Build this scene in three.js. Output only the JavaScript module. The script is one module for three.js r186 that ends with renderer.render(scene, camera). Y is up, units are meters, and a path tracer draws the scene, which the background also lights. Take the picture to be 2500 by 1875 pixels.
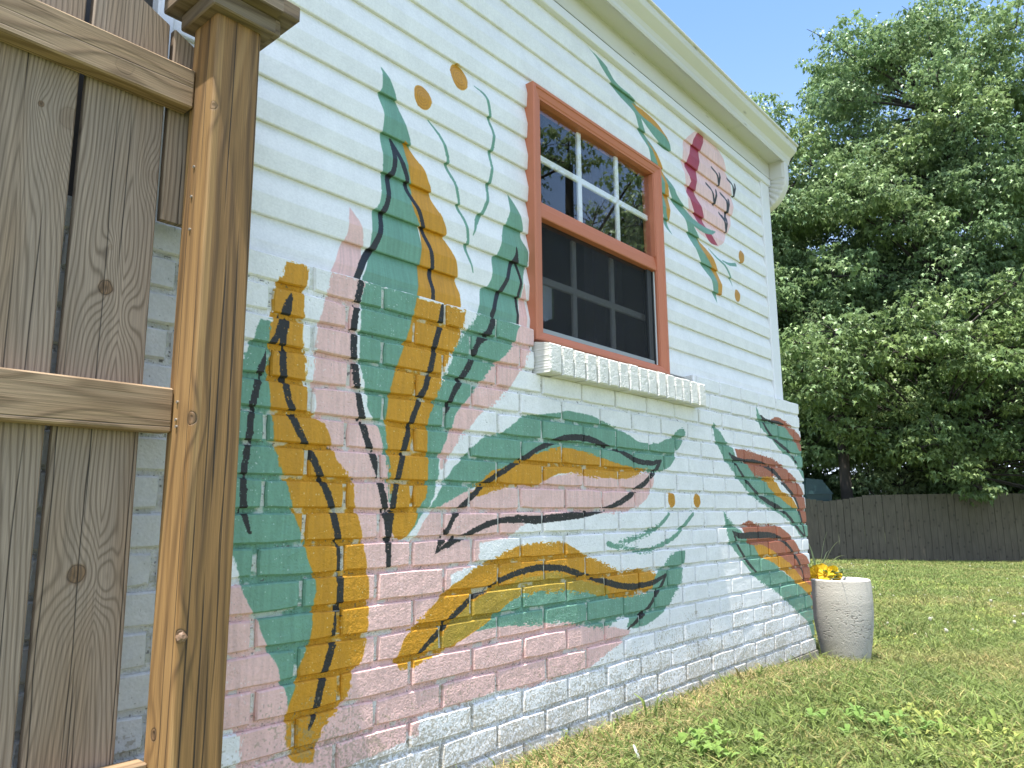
import * as THREE from 'three';
import { mergeGeometries } from 'three/addons/utils/BufferGeometryUtils.js';

// ---------- camera, sky, sun, exposure ----------
const scene = new THREE.Scene();
const camera = new THREE.PerspectiveCamera(53.97, 4 / 3, 0.05, 400);
const CAM = new THREE.Vector3(0, 0.70, 1.3725), AZ = 0.70621, PITCH = 0.17096;
camera.position.copy(CAM);
camera.lookAt(CAM.x + Math.cos(AZ) * Math.cos(PITCH), CAM.y + Math.sin(PITCH), CAM.z - Math.sin(AZ) * Math.cos(PITCH));
camera.rotateZ(-0.0077887);
camera.updateMatrixWorld();

const SUN = new THREE.Vector3(-0.262, 1, 0.058).normalize();
{ // midday sky; unseen horizon haze and sun glow strengthened to light the wall
  const W = 512, H = 256, d = new Float32Array(W * H * 4), v = new THREE.Vector3();
  for (let j = 0; j < H; j++) for (let i = 0; i < W; i++) {
    const el = ((j + 0.5) / H - 0.5) * Math.PI, az = ((i + 0.5) / W - 0.5) * 2 * Math.PI;
    v.set(Math.cos(el) * Math.cos(az), Math.sin(el), Math.cos(el) * Math.sin(az));
    const up = Math.max(0, v.y), h = Math.pow(1 - up, 2.2), w = Math.pow(1 - up, 6), sd = Math.max(0, v.dot(SUN)), g = Math.pow(sd, 7) * 1.05 + Math.pow(sd, 60) * 2;
    const k = 4 * (j * W + i);
    d[k] = 0.066 + 0.19 * h + 0.60 * w + g; d[k + 1] = 0.142 + 0.225 * h + 0.60 * w + g; d[k + 2] = 0.30 + 0.25 * h + 0.58 * w + g * 1.02; d[k + 3] = 1;
    if (el < 0) { d[k] = 0.26; d[k + 1] = 0.30; d[k + 2] = 0.26; }
  }
  const sky = new THREE.DataTexture(d, W, H, THREE.RGBAFormat, THREE.FloatType);
  sky.mapping = THREE.EquirectangularReflectionMapping; sky.magFilter = THREE.LinearFilter; sky.needsUpdate = true;
  scene.background = sky; scene.environment = sky;
  scene.backgroundIntensity = scene.environmentIntensity = 1;
}
const sun = new THREE.DirectionalLight(new THREE.Color(1, 0.95, 0.86), 3.1);
sun.position.copy(SUN).multiplyScalar(60); sun.target.position.set(0, 0, 0);
sun.castShadow = true; sun.shadow.mapSize.set(4096, 4096); sun.shadow.bias = -0.0004;
Object.assign(sun.shadow.camera, { left: -32, right: 32, top: 32, bottom: -32, near: 1, far: 140 });
scene.add(sun, sun.target);

const renderer = new THREE.WebGLRenderer({ antialias: true });
renderer.toneMapping = THREE.LinearToneMapping;
renderer.toneMappingExposure = 3.3;
renderer.shadowMap.enabled = true;

// ---------- helpers ----------
const C = (r, g, b) => new THREE.Color().setRGB(r, g, b);
function rng(s) { return () => { s |= 0; s = (s + 0x6d2b79f5) | 0; let t = Math.imul(s ^ (s >>> 15), 1 | s); t = (t + Math.imul(t ^ (t >>> 7), 61 | t)) ^ t; return ((t ^ (t >>> 14)) >>> 0) / 4294967296; }; }
const hash = (x, y, s = 0) => { let h = Math.imul(x | 0, 374761393) + Math.imul(y | 0, 668265263) + Math.imul(s | 0, 974711); h = Math.imul(h ^ (h >>> 13), 1274126177); return ((h ^ (h >>> 16)) >>> 0) / 4294967296; };
function vnoise(x, y, s = 0) {
  const i = Math.floor(x), j = Math.floor(y), f = x - i, g = y - j, u = f * f * (3 - 2 * f), w = g * g * (3 - 2 * g);
  return (hash(i, j, s) * (1 - u) + hash(i + 1, j, s) * u) * (1 - w) + (hash(i, j + 1, s) * (1 - u) + hash(i + 1, j + 1, s) * u) * w;
}
function fbm(x, y, o = 4, s = 0) { let a = 0.5, t = 0, n = 0; for (let k = 0; k < o; k++) { t += a * vnoise(x, y, s + k * 17); n += a; a *= 0.5; x *= 2.03; y *= 2.03; } return t / n; }
const clamp = (x, a = 0, b = 1) => Math.min(b, Math.max(a, x)), mix = (a, b, t) => a + (b - a) * t, sst = (a, b, x) => { const t = clamp((x - a) / (b - a)); return t * t * (3 - 2 * t); };
const toS = (c) => 255 * (c <= 0.0031308 ? 12.92 * c : 1.055 * Math.pow(c, 1 / 2.4) - 0.055), toL = (b) => { const c = b / 255; return c <= 0.04045 ? c / 12.92 : Math.pow((c + 0.055) / 1.055, 2.4); };
const names = {};
const numbered = (n) => { const k = names[n] = (names[n] ?? -1) + 1; return k ? n + '_' + String(k).padStart(3, '0') : n; };
function tag(o, label, category, group, kind) { o.userData = { label, category }; if (group) o.userData.group = group; if (kind) o.userData.kind = kind; return o; }
function thing(name, label, category, [x, y, z] = [0, 0, 0], turn = 0, group) {
  const o = new THREE.Group(); o.name = numbered(name); o.position.set(x, y, z); o.rotation.y = turn; scene.add(o); return tag(o, label, category, group);
}
function part(parent, name, geo, mat, label) {
  const m = new THREE.Mesh(geo, mat); m.name = name; m.castShadow = m.receiveShadow = true; if (label) m.userData.label = label; parent.add(m); return m;
}
function node(parent, name) { const g = new THREE.Group(); g.name = name; parent.add(g); return g; }
function std(color, roughness = 0.6, more = {}) { return new THREE.MeshStandardMaterial({ color, roughness, metalness: 0, ...more }); }
// a builder of faceted geometry; uv in metres
class MB {
  constructor() { this.p = []; this.uv = []; }
  tri(a, b, c, ua, ub, uc) { this.p.push(...a, ...b, ...c); this.uv.push(...(ua || [a[0], a[1]]), ...(ub || [b[0], b[1]]), ...(uc || [c[0], c[1]])); return this; }
  quad(a, b, c, d, ua, ub, uc, ud) { this.tri(a, b, c, ua, ub, uc); return this.tri(a, c, d, ua, uc, ud); }
  // box; uv: x faces (z,y), y faces (x,z), z faces (x,y)
  box(x0, y0, z0, x1, y1, z1, { bev = 0, along = 'y' } = {}) {
    const b = bev, U = (p, n) => { const q = n === 0 ? [p[2], p[1]] : n === 1 ? [p[0], p[2]] : [p[0], p[1]]; return along === 'x' ? (n === 0 ? [p[1], p[2]] : n === 1 ? [p[2], p[0]] : [p[1], p[0]]) : q; };
    const Q = (n, ...v) => this.quad(...v, ...v.map((p) => U(p, n)));
    const X = [x0, x1], Y = [y0, y1], Z = [z0, z1], s = [-1, 1];
    const P = (i, j, k, n) => [X[i] - (n === 0 ? 0 : s[i] * b), Y[j] - (n === 1 ? 0 : s[j] * b), Z[k] - (n === 2 ? 0 : s[k] * b)];
    for (const i of [0, 1]) { const v = [P(i, 0, 0, 0), P(i, 1, 0, 0), P(i, 1, 1, 0), P(i, 0, 1, 0)]; Q(0, ...(i ? v : v.reverse())); }
    for (const j of [0, 1]) { const v = [P(0, j, 0, 1), P(0, j, 1, 1), P(1, j, 1, 1), P(1, j, 0, 1)]; Q(1, ...(j ? v : v.reverse())); }
    for (const k of [0, 1]) { const v = [P(0, 0, k, 2), P(1, 0, k, 2), P(1, 1, k, 2), P(0, 1, k, 2)]; Q(2, ...(k ? v : v.reverse())); }
    if (b > 0) {
      for (const i of [0, 1]) for (const j of [0, 1]) { const v = [P(i, j, 0, 0), P(i, j, 1, 0), P(i, j, 1, 1), P(i, j, 0, 1)]; Q(0, ...((i ^ j) ? v : v.reverse())); }
      for (const i of [0, 1]) for (const k of [0, 1]) { const v = [P(i, 0, k, 0), P(i, 0, k, 2), P(i, 1, k, 2), P(i, 1, k, 0)]; Q(0, ...((i ^ k) ? v : v.reverse())); }
      for (const j of [0, 1]) for (const k of [0, 1]) { const v = [P(0, j, k, 1), P(0, j, k, 2), P(1, j, k, 2), P(1, j, k, 1)]; Q(1, ...((j ^ k) ? v.reverse() : v)); }
      for (const i of [0, 1]) for (const j of [0, 1]) for (const k of [0, 1]) { const v = [P(i, j, k, 0), P(i, j, k, 1), P(i, j, k, 2)]; if ((i + j + k) % 2 === 0) v.reverse(); this.tri(...v, U(v[0], 2), U(v[1], 2), U(v[2], 2)); }
    }
    return this;
  }
  // a profile [[z,y],...] swept from x0 to x1
  sweepX(prof, x0, x1, capped = true) {
    for (let i = 0; i + 1 < prof.length; i++) { const [za, ya] = prof[i], [zb, yb] = prof[i + 1]; this.quad([x0, ya, za], [x1, ya, za], [x1, yb, zb], [x0, yb, zb]); }
    if (capped) for (const x of [x0, x1]) { const sh = THREE.ShapeUtils.triangulateShape(prof.map(([z, y]) => new THREE.Vector2(z, y)), []); for (const [a, b, c] of sh) { const V = [a, b, c].map((q) => [x, prof[q][1], prof[q][0]]); this.tri(...(x === x0 ? V : V.reverse()), ...V.map((q) => [q[2], q[1]])); } }
    return this;
  }
  geo(smooth = 0) {
    const g = new THREE.BufferGeometry();
    g.setAttribute('position', new THREE.Float32BufferAttribute(this.p, 3)); g.setAttribute('uv', new THREE.Float32BufferAttribute(this.uv, 2));
    g.computeVertexNormals(); return g;
  }
}
const boxGeo = (...a) => new MB().box(...a).geo();
function dataTex(w, h, f, srgb = true) { // f(i, j) -> [r, g, b] linear 0..1, row 0 at the bottom
  const d = new Uint8Array(w * h * 4);
  for (let j = 0; j < h; j++) for (let i = 0; i < w; i++) { const c = f(i, j), k = 4 * (j * w + i); for (let n = 0; n < 3; n++) d[k + n] = clamp(srgb ? toS(clamp(c[n])) : 255 * c[n], 0, 255); d[k + 3] = 255; }
  return finish(new THREE.DataTexture(d, w, h, THREE.RGBAFormat), srgb);
}
function finish(t, srgb) { t.wrapS = t.wrapT = THREE.RepeatWrapping; t.magFilter = THREE.LinearFilter; t.minFilter = THREE.LinearMipmapLinearFilter; t.generateMipmaps = true; if (srgb) t.colorSpace = THREE.SRGBColorSpace; t.needsUpdate = true; return t; }
const place = (t, x0, y0, w, h) => { t.repeat.set(1 / w, 1 / h); t.offset.set(-x0 / w, -y0 / h); return t; };

// ---------- the mural: painted on the brick and the siding, in millimetres of the wall ----------
const PAL = { white: [0.765, 0.757, 0.75], pink: [0.72, 0.465, 0.43], teal: [0.145, 0.30, 0.215], gold: [0.53, 0.248, 0.01], olive: [0.37, 0.25, 0.03], black: [0.016, 0.016, 0.016], rust: [0.36, 0.115, 0.06], crimson: [0.36, 0.04, 0.075], pink2: [0.78, 0.53, 0.50] };
function paintCanvas(W, H, x0, y0, wm, hm, draw) {
  const cv = document.createElement('canvas'); cv.width = W; cv.height = H; const cv2 = document.createElement('canvas'); cv2.width = W; cv2.height = H; const base = cv.getContext('2d'), ink = cv2.getContext('2d'); let g = base;
  const css = (n) => 'rgb(' + PAL[n].map((c) => Math.round(toS(c))).join(',') + ')';
  g.fillStyle = css('white'); g.fillRect(0, 0, W, H);
  const k = W / wm / 1000, X = (x) => (x - x0 * 1000) * k, Y = (y) => H - (y - y0 * 1000) * (H / hm / 1000);
  const curve = (P, closed) => { // smooth where the outline turns gently, sharp at its points
    const n = P.length, at = (i) => closed ? P[(i + n) % n] : P[Math.min(n - 1, Math.max(0, i))], out = [];
    const tan = (i) => { const a = at(i - 1), b = at(i), c = at(i + 1), u = [b[0] - a[0], b[1] - a[1]], v = [c[0] - b[0], c[1] - b[1]], l = Math.hypot(...u), m = Math.hypot(...v); if (l < 1e-6 || m < 1e-6 || (u[0] * v[0] + u[1] * v[1]) / l / m < 0.45) return null; return [(u[0] / l + v[0] / m) / 2, (u[1] / l + v[1] / m) / 2]; };
    for (let i = 0; i < n - (closed ? 0 : 1); i++) { const a = at(i), b = at(i + 1), L = Math.hypot(b[0] - a[0], b[1] - a[1]), d = [(b[0] - a[0]) / (L || 1), (b[1] - a[1]) / (L || 1)], ta = tan(i) || d, tb = tan(i + 1) || d, S = 8;
      for (let s = 0; s < S; s++) { const t = s / S, t2 = t * t, t3 = t2 * t, h1 = 2 * t3 - 3 * t2 + 1, h2 = t3 - 2 * t2 + t, h3 = -2 * t3 + 3 * t2, h4 = t3 - t2; out.push([h1 * a[0] + h2 * ta[0] * L + h3 * b[0] + h4 * tb[0] * L, h1 * a[1] + h2 * ta[1] * L + h3 * b[1] + h4 * tb[1] * L, mix(a[2] ?? 1, b[2] ?? 1, t)]); } }
    if (!closed) out.push(P[n - 1]); return out;
  };
  const F = (col, a, dry) => { g = base; const P = []; for (let i = 0; i < a.length; i += 2) P.push([a[i], a[i + 1]]); g.fillStyle = css(col); g.beginPath(); curve(P, true).forEach(([x, y], i) => (i ? g.lineTo(X(x), Y(y)) : g.moveTo(X(x), Y(y)))); g.closePath(); g.fill(); };
  const L = (col, w, a) => { g = col === 'black' ? ink : base; const P = []; for (let i = 0; i < a.length; i += 3) P.push([a[i], a[i + 1], a[i + 2]]); g.fillStyle = css(col); const D = curve(P, false);
    for (let i = 0; i + 1 < D.length; i++) { const n = Math.max(1, Math.ceil(Math.hypot(D[i + 1][0] - D[i][0], D[i + 1][1] - D[i][1]) / 2)); for (let s = 0; s < n; s++) { const t = s / n, x = mix(D[i][0], D[i + 1][0], t), y = mix(D[i][1], D[i + 1][1], t), f = mix(D[i][2] ?? 1, D[i + 1][2] ?? 1, t); g.beginPath(); g.arc(X(x), Y(y), Math.max(0.6, w * (0.55 + 0.00042 * x) * 0.46 * f * k), 0, 7); g.fill(); } } };
  const O = (col, x, y, rx, ry) => { g = base; g.fillStyle = css(col); g.beginPath(); g.ellipse(X(x), Y(y), rx * k, ry * k, 0, 0, 7); g.fill(); g.strokeStyle = 'rgba(120,70,0,0.28)'; g.lineWidth = 1.6; for (const q of [0.92, 0.66, 0.42, 0.2]) { g.beginPath(); g.ellipse(X(x + 1), Y(y - 1), rx * k * q, ry * k * q, q, 0, 5.6); g.stroke(); } };
  draw(F, L, O);
  return { base: base.getImageData(0, 0, W, H).data, ink: ink.getImageData(0, 0, W, H).data };
}
// the dry edge of a brush: colours taken from a little to the side, more so where the brush ran dry
function brushed({ base: src, ink }, W, H, { amp = 2, dry = 0, seed = 1, dirt = null, inkGap = null }) {
  const bk = PAL.black.map(toS), d = new Uint8Array(W * H * 4), wh = PAL.white.map(toS);
  for (let j = 0; j < H; j++) for (let i = 0; i < W; i++) {
    const y = H - 1 - j, ragged = dry * sst(0.42, 0.75, fbm(i / 70, y / 70, 2, seed + 5));
    const a = amp * (fbm(i / 9, y / 9, 2, seed) - 0.5) * 2, b = amp * (fbm(i / 9, y / 9, 2, seed + 9) - 0.5) * 2;
    const e = ragged * (vnoise(i / 1.5, y / 5, seed + 2) - 0.5) * 11, f = ragged * (vnoise(i / 5, y / 1.5, seed + 3) - 0.5) * 11;
    const sx = clamp(Math.round(i + a + e), 0, W - 1), sy = clamp(Math.round(y + b + f), 0, H - 1), s = 4 * (sy * W + sx), k = 4 * (j * W + i);
    const tone = 1 + (Math.min(src[s], src[s + 1], src[s + 2]) > 200 ? 0.012 : 0.085) * (vnoise(i / 2.6 + 3 * vnoise(i / 60, y / 60, seed + 60), y / 46, seed + 61) - 0.5) + 0.10 * (fbm(i / 26, y / 26, 3, seed + 20) - 0.5) * 0.6 + 0.05 * (vnoise(i / 2, y / 2, seed + 31) - 0.5);
    let c = [src[s], src[s + 1], src[s + 2]];
    if (dry && vnoise(i / 1.3, y / 1.3, seed + 40) > 0.955 - 0.03 * ragged) c = c.map((v, n) => mix(v, wh[n], 0.7));
    { const ix = clamp(Math.round(i + a * 0.7 + e * 0.12), 0, W - 1), iy = clamp(Math.round(y + b * 0.7 + f * 0.12), 0, H - 1), al = ink[4 * (iy * W + ix) + 3] / 255; if (al > 0.5 && !(inkGap && inkGap(i, j)) && !(dry && vnoise(i / 1.6, y / 1.6, seed + 50) > 0.93)) c = bk.slice(); }
    c = c.map((v) => v * tone);
    if (dirt) c = dirt(c, i, j);
    d[k] = clamp(c[0], 0, 255); d[k + 1] = clamp(c[1], 0, 255); d[k + 2] = clamp(c[2], 0, 255); d[k + 3] = 255;
  }
  return finish(new THREE.DataTexture(d, W, H, THREE.RGBAFormat), true);
}
function muralOnBrick(F, L, O) {
F('pink',[986,1245,977,1202,959,1138,949,1092,947,1034,945,991,955,932,952,920,992,852,1028,795,1051,761,1067,693,1088,607,1109,511,1224,500,1190,603,1175,722,1157,811,1144,871,1131,907,1089,916,1072,992,1058,1081,1059,1143,1072,1208,1082,1245]);
F('pink',[752,565,983,595,1112,649,1242,642,1287,694,1395,755,1545,771,1597,773,1773,807,1974,829,2270,831,2376,848,2382,807,2315,743,2228,712,2040,700,1770,682,1651,673,1640,661,1617,649,1604,640,1544,633,1473,626,1468,576,1369,553,1369,521,1320,491,1594,493,1762,394,1875,386,2081,348,2195,323,2162,302,2055,273,1962,245,1863,241,1666,234,1565,246,1442,244,1459,239,1350,238,1270,239,1263,201,1124,183,1059,178,1033,159,817,213,811,296,768,310]);
F('teal',[813,1101,837,1103,846,1074,887,997,927,829,997,721,982,622,986,515,973,439,931,344,918,312,900,374,874,427,859,453,832,508,806,549,798,574,781,626,783,605,768,671,742,794,745,926,768,994,794,1048]);
F('gold',[867,1238,858,1206,849,1187,843,1169,841,1115,835,1086,835,1055,837,1017,836,982,842,950,850,897,857,857,865,826,882,786,899,747,913,707,935,654,953,601,967,575,971,553,967,517,965,476,958,441,941,405,928,357,914,323,913,287,918,250,934,219,977,209,986,239,1006,273,1041,302,1065,334,1067,360,1093,383,1105,427,1111,476,1110,560,1107,573,1101,607,1090,647,1082,687,1066,721,1065,761,1043,789,1010,828,1002,850,980,894,962,904,938,927,933,963,930,974,925,1002,926,1031,915,1072,914,1100,917,1130,915,1167,918,1197,922,1228,914,1244],1);
L('black',17,[882,1169,0.3,874,1136,1.5,867,1106,1.7,852,1072,1,838,1045,1,825,1010,1,815,982,1,809,949,1,804,917,1,802,900,1,799,848,1,794,796,1,793,750,1,796,713,1,802,695,0.8,812,668,0.5]);
L('black',19,[874,1119,1,867,1078,1,868,1036,1,874,984,1,887,941,1,897,915,1,894,911,1,911,883,1,932,849,1,956,814,1,976,776,1,996,740,1,1009,707,1,1019,671,1,1028,638,1,1032,596,1,1032,569,1,1033,538,1,1030,484,1,1022,443,1,1007,395,1,993,359,1,982,315,1,974,287,0.6,965,271,0.2]);
F('teal',[1084,1245,1252,1251,1244,1212,1227,1158,1203,1089,1184,1022,1174,942,1171,904,1172,842,1175,752,1167,722,1162,781,1149,841,1132,892,1096,943,1093,964,1076,1023,1067,1083,1070,1145,1073,1208]);
F('teal',[1473,1244,1427,1192,1388,1142,1359,1079,1341,1042,1309,998,1275,933,1258,879,1260,784,1253,697,1221,640,1225,646,1255,682,1274,704,1293,719,1317,780,1322,800,1322,824,1332,854,1353,898,1367,914,1376,949,1408,983,1468,1044,1511,1089,1545,1118,1602,1164,1623,1189,1649,1243]);
F('gold',[1243,1239,1231,1186,1207,1122,1187,1070,1168,1020,1155,955,1151,896,1160,842,1166,781,1171,722,1177,662,1193,642,1209,640,1229,655,1253,691,1263,722,1282,744,1286,785,1286,849,1286,929,1296,954,1318,1006,1336,1045,1354,1095,1383,1135,1407,1188,1419,1241],1);
F('pink',[1649,1243,1623,1189,1602,1164,1545,1118,1511,1089,1468,1044,1408,983,1376,949,1367,914,1353,898,1332,854,1326,824,1328,812,1349,825,1362,850,1396,892,1427,919,1491,979,1525,992,1585,1042,1600,1054,1643,1104,1665,1121,1687,1167,1716,1194,1720,1241,1689,1245]);
L('black',15,[1534,1242,1.3,1506,1192,1.3,1477,1174,1.5,1463,1152,1,1435,1098,1.2,1399,1048,1.2,1373,1011,1,1360,984,1,1349,961,0.6,1338,930,0.2]);
L('black',19,[1067,1238,1,1058,1180,1,1052,1147,1,1050,1110,1,1050,1071,1,1056,1035,1,1063,991,1,1069,962,1,1082,915,1,1078,917,1,1090,888,1,1106,851,1,1118,822,1,1135,781,1,1148,736,1,1156,707,1,1165,677,1.2,1166,633,0.9,1167,578,0.6]);
L('black',17,[1336,1234,1,1325,1184,1,1308,1129,1,1295,1076,1,1278,1024,1,1256,982,1,1228,915,1,1216,876,1,1205,844,1,1193,797,1,1182,752,1,1176,713,1,1169,677,1]);
F('teal',[1366,808,1396,836,1427,860,1491,905,1564,923,1610,950,1657,975,1723,988,1799,998,1846,1007,1867,1014,1922,1014,1979,1013,2037,1007,2116,989,2173,978,2238,962,2285,947,2341,945,2414,948,2475,964,2531,979,2566,1005,2616,1019,2636,1007,2620,978,2576,939,2550,922,2548,907,2523,882,2466,855,2333,846,2238,853,2134,861,2061,871,1956,886,1874,888,1795,883,1698,858,1613,834,1558,812,1491,784,1445,768,1401,752,1350,729,1317,718,1293,715],1);
F('gold',[1441,752,1477,784,1519,811,1588,832,1698,868,1796,892,1874,899,1957,892,2061,878,2135,866,2238,855,2334,852,2355,854,2319,844,2263,828,2196,815,2107,814,1999,814,1948,819,1882,823,1824,818,1793,811,1718,784,1649,780,1577,772,1514,758,1477,749],1);
L('black',13,[1317,607,0.3,1335,635,1.3,1359,666,1,1380,698,1,1401,716,1.3,1445,746,1,1477,772,1,1514,791,1,1568,815,1,1613,837,1,1660,856,1,1721,886,1,1795,912,1,1838,925,1,1892,933,1.2,1959,936,1.2,2016,931,1.2,2063,922,1,2112,913,0.7,2162,907,0.7,2214,893,1,2266,881,1,2321,875,1,2379,876,1,2442,887,0.5]);
L('black',13,[2440,887,0.5,2406,858,1,2368,831,1,2316,801,1,2259,778,1,2205,753,1.2,2139,732,1,2077,716,0.8,2006,705,1,1949,699,1.3,1867,693,1.4,1790,688,1.4,1716,684,1.4,1637,687,1.4,1557,683,1,1500,673,1,1445,655,1,1402,641,1,1368,631,1.3,1319,608,0.2]);
F('teal',[1446,405,1574,466,1675,485,1784,484,2087,448,2346,448,2366,484,2438,523,2493,556,2590,563,2584,526,2563,486,2553,450,2520,424,2479,398,2440,373,2395,357,2337,339,2268,328,2197,330,2175,336,2193,364,2162,369,2088,357,2073,351,1990,357,1908,373,1831,388,1782,392,1684,397,1584,405,1513,408],1);
F('gold',[1202,389,1219,416,1241,434,1278,462,1320,491,1369,521,1411,541,1463,562,1518,580,1586,602,1662,615,1715,618,1787,617,1839,616,1875,604,1912,591,1949,577,1999,562,2044,544,2091,531,2139,516,2215,514,2242,516,2357,499,2370,491,2354,464,2345,444,2276,436,2172,431,2086,438,2022,447,1966,461,1886,470,1834,477,1784,478,1712,485,1675,482,1609,475,1574,459,1513,429,1463,408,1403,390,1350,372,1314,366,1276,360,1261,354,1210,350,1197,372],1);
F('olive',[1283,383,1329,407,1386,446,1454,482,1518,501,1585,514,1660,525,1740,529,1786,534,1887,509,1996,487,2064,469,2086,442,2022,449,1966,462,1886,472,1834,479,1784,481,1712,489,1675,485,1609,478,1574,462,1513,432,1463,411,1403,393,1322,375]);
L('black',12,[1262,373,0.6,1283,391,1,1321,416,1.2,1353,438,1,1403,467,1.2,1463,499,1,1518,510,1,1565,528,1,1635,542,1.2,1713,549,1.2,1785,546,1.2,1836,541,1.2,1888,528,1.2,1941,515,1,1996,501,1,2065,485,1.2,2137,470,1.2,2212,461,1.2,2291,460,1,2361,466,1,2446,485,0.5]);
L('black',9,[2446,486,0.5,2410,453,1.2,2372,425,1.2,2335,397,1,2285,371,1,2237,349,1.2,2178,328,0.4]);
L('teal',10,[2483,696,1,2435,667,1,2360,640,1,2317,630,1,2262,618,1,2196,611,1,2145,609,0.8]);
L('teal',10,[2667,695,1,2614,665,1,2563,639,1,2530,622,1,2459,598,1,2370,581,1,2286,574,1,2194,586,1,2132,595,1,2074,604,1.2]);
O('gold',2503,747,26,28);
O('gold',2707,746,28,26);
F('teal',[3325,1179,3375,1140,3435,1131,3498,1129,3675,1122,3783,1069,3884,1021,3879,931,3877,859,3833,889,3802,919,3704,967,3595,991,3474,1047,3366,1088,3333,1130]);
F('rust',[3493,1132,3567,1151,3645,1146,3757,1120,3837,1095,3879,1066,3888,1008,3844,1005,3802,1043,3736,1074,3672,1104,3585,1123]);
L('black',9,[3373,1140,0.4,3423,1122,1.3,3497,1122,1,3585,1125,1,3658,1120,0.6]);
L('black',9,[3392,1123,1,3447,1078,1,3496,1052,1,3589,1020,1,3687,996,1,3751,965,0.8,3800,936,0.5]);
F('teal',[2878,1066,2936,1038,2990,997,3056,967,3078,934,3221,910,3370,857,3524,779,3752,721,3800,665,3895,635,3882,572,3783,581,3688,634,3551,684,3409,721,3256,759,3133,815,3051,865,2972,918,2919,963,2884,1015]);
F('rust',[3074,969,3193,971,3326,959,3478,947,3594,923,3690,888,3777,852,3856,788,3872,717,3889,647,3821,648,3773,708,3705,785,3570,854,3253,867,3184,913,3096,935]);
F('gold',[3350,856,3484,856,3561,800,3680,777,3763,717,3693,721,3554,762,3433,806],1);
L('black',10,[3014,946,0.5,3068,926,1.4,3167,921,1,3271,923,1,3379,913,1.2,3469,893,1.2,3559,854,1.2,3652,810,1,3726,773,1,3775,717,1,3809,648,1,3837,578,0.7]);
L('black',9,[3066,911,0.6,3139,857,1,3208,817,1,3279,783,1,3393,749,1.4,3514,721,1.4,3597,696,1,3701,645,1,3744,621,1,3837,576,0.7]);
F('teal',[2933,709,2963,686,3022,652,3080,629,3172,575,3262,549,3400,486,3547,422,3737,352,3895,290,3905,221,3891,100,3884,39,3842,102,3796,173,3678,231,3525,305,3399,358,3240,411,3154,454,3056,521,2978,574,2951,628]);
F('rust',[3185,665,3240,653,3356,644,3478,638,3571,616,3665,576,3769,509,3846,472,3885,418,3895,349,3893,256,3846,294,3788,365,3660,432,3437,519,3302,556,3171,568,3122,610,3092,648]);
F('gold',[3216,559,3321,555,3487,505,3641,449,3756,384,3888,320,3895,294,3835,303,3704,359,3558,421,3409,477,3275,511],1);
L('black',9,[3006,623,0.5,3059,606,1.5,3176,603,1.7,3289,601,1.7,3409,597,1.5,3500,581,1.2,3592,549,1,3674,501,1,3734,452,1,3772,408,0.8,3799,364,0.5]);
L('black',8,[3017,616,1,3046,572,1,3093,530,1,3141,491,1.3,3231,442,0.4]);}
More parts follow.
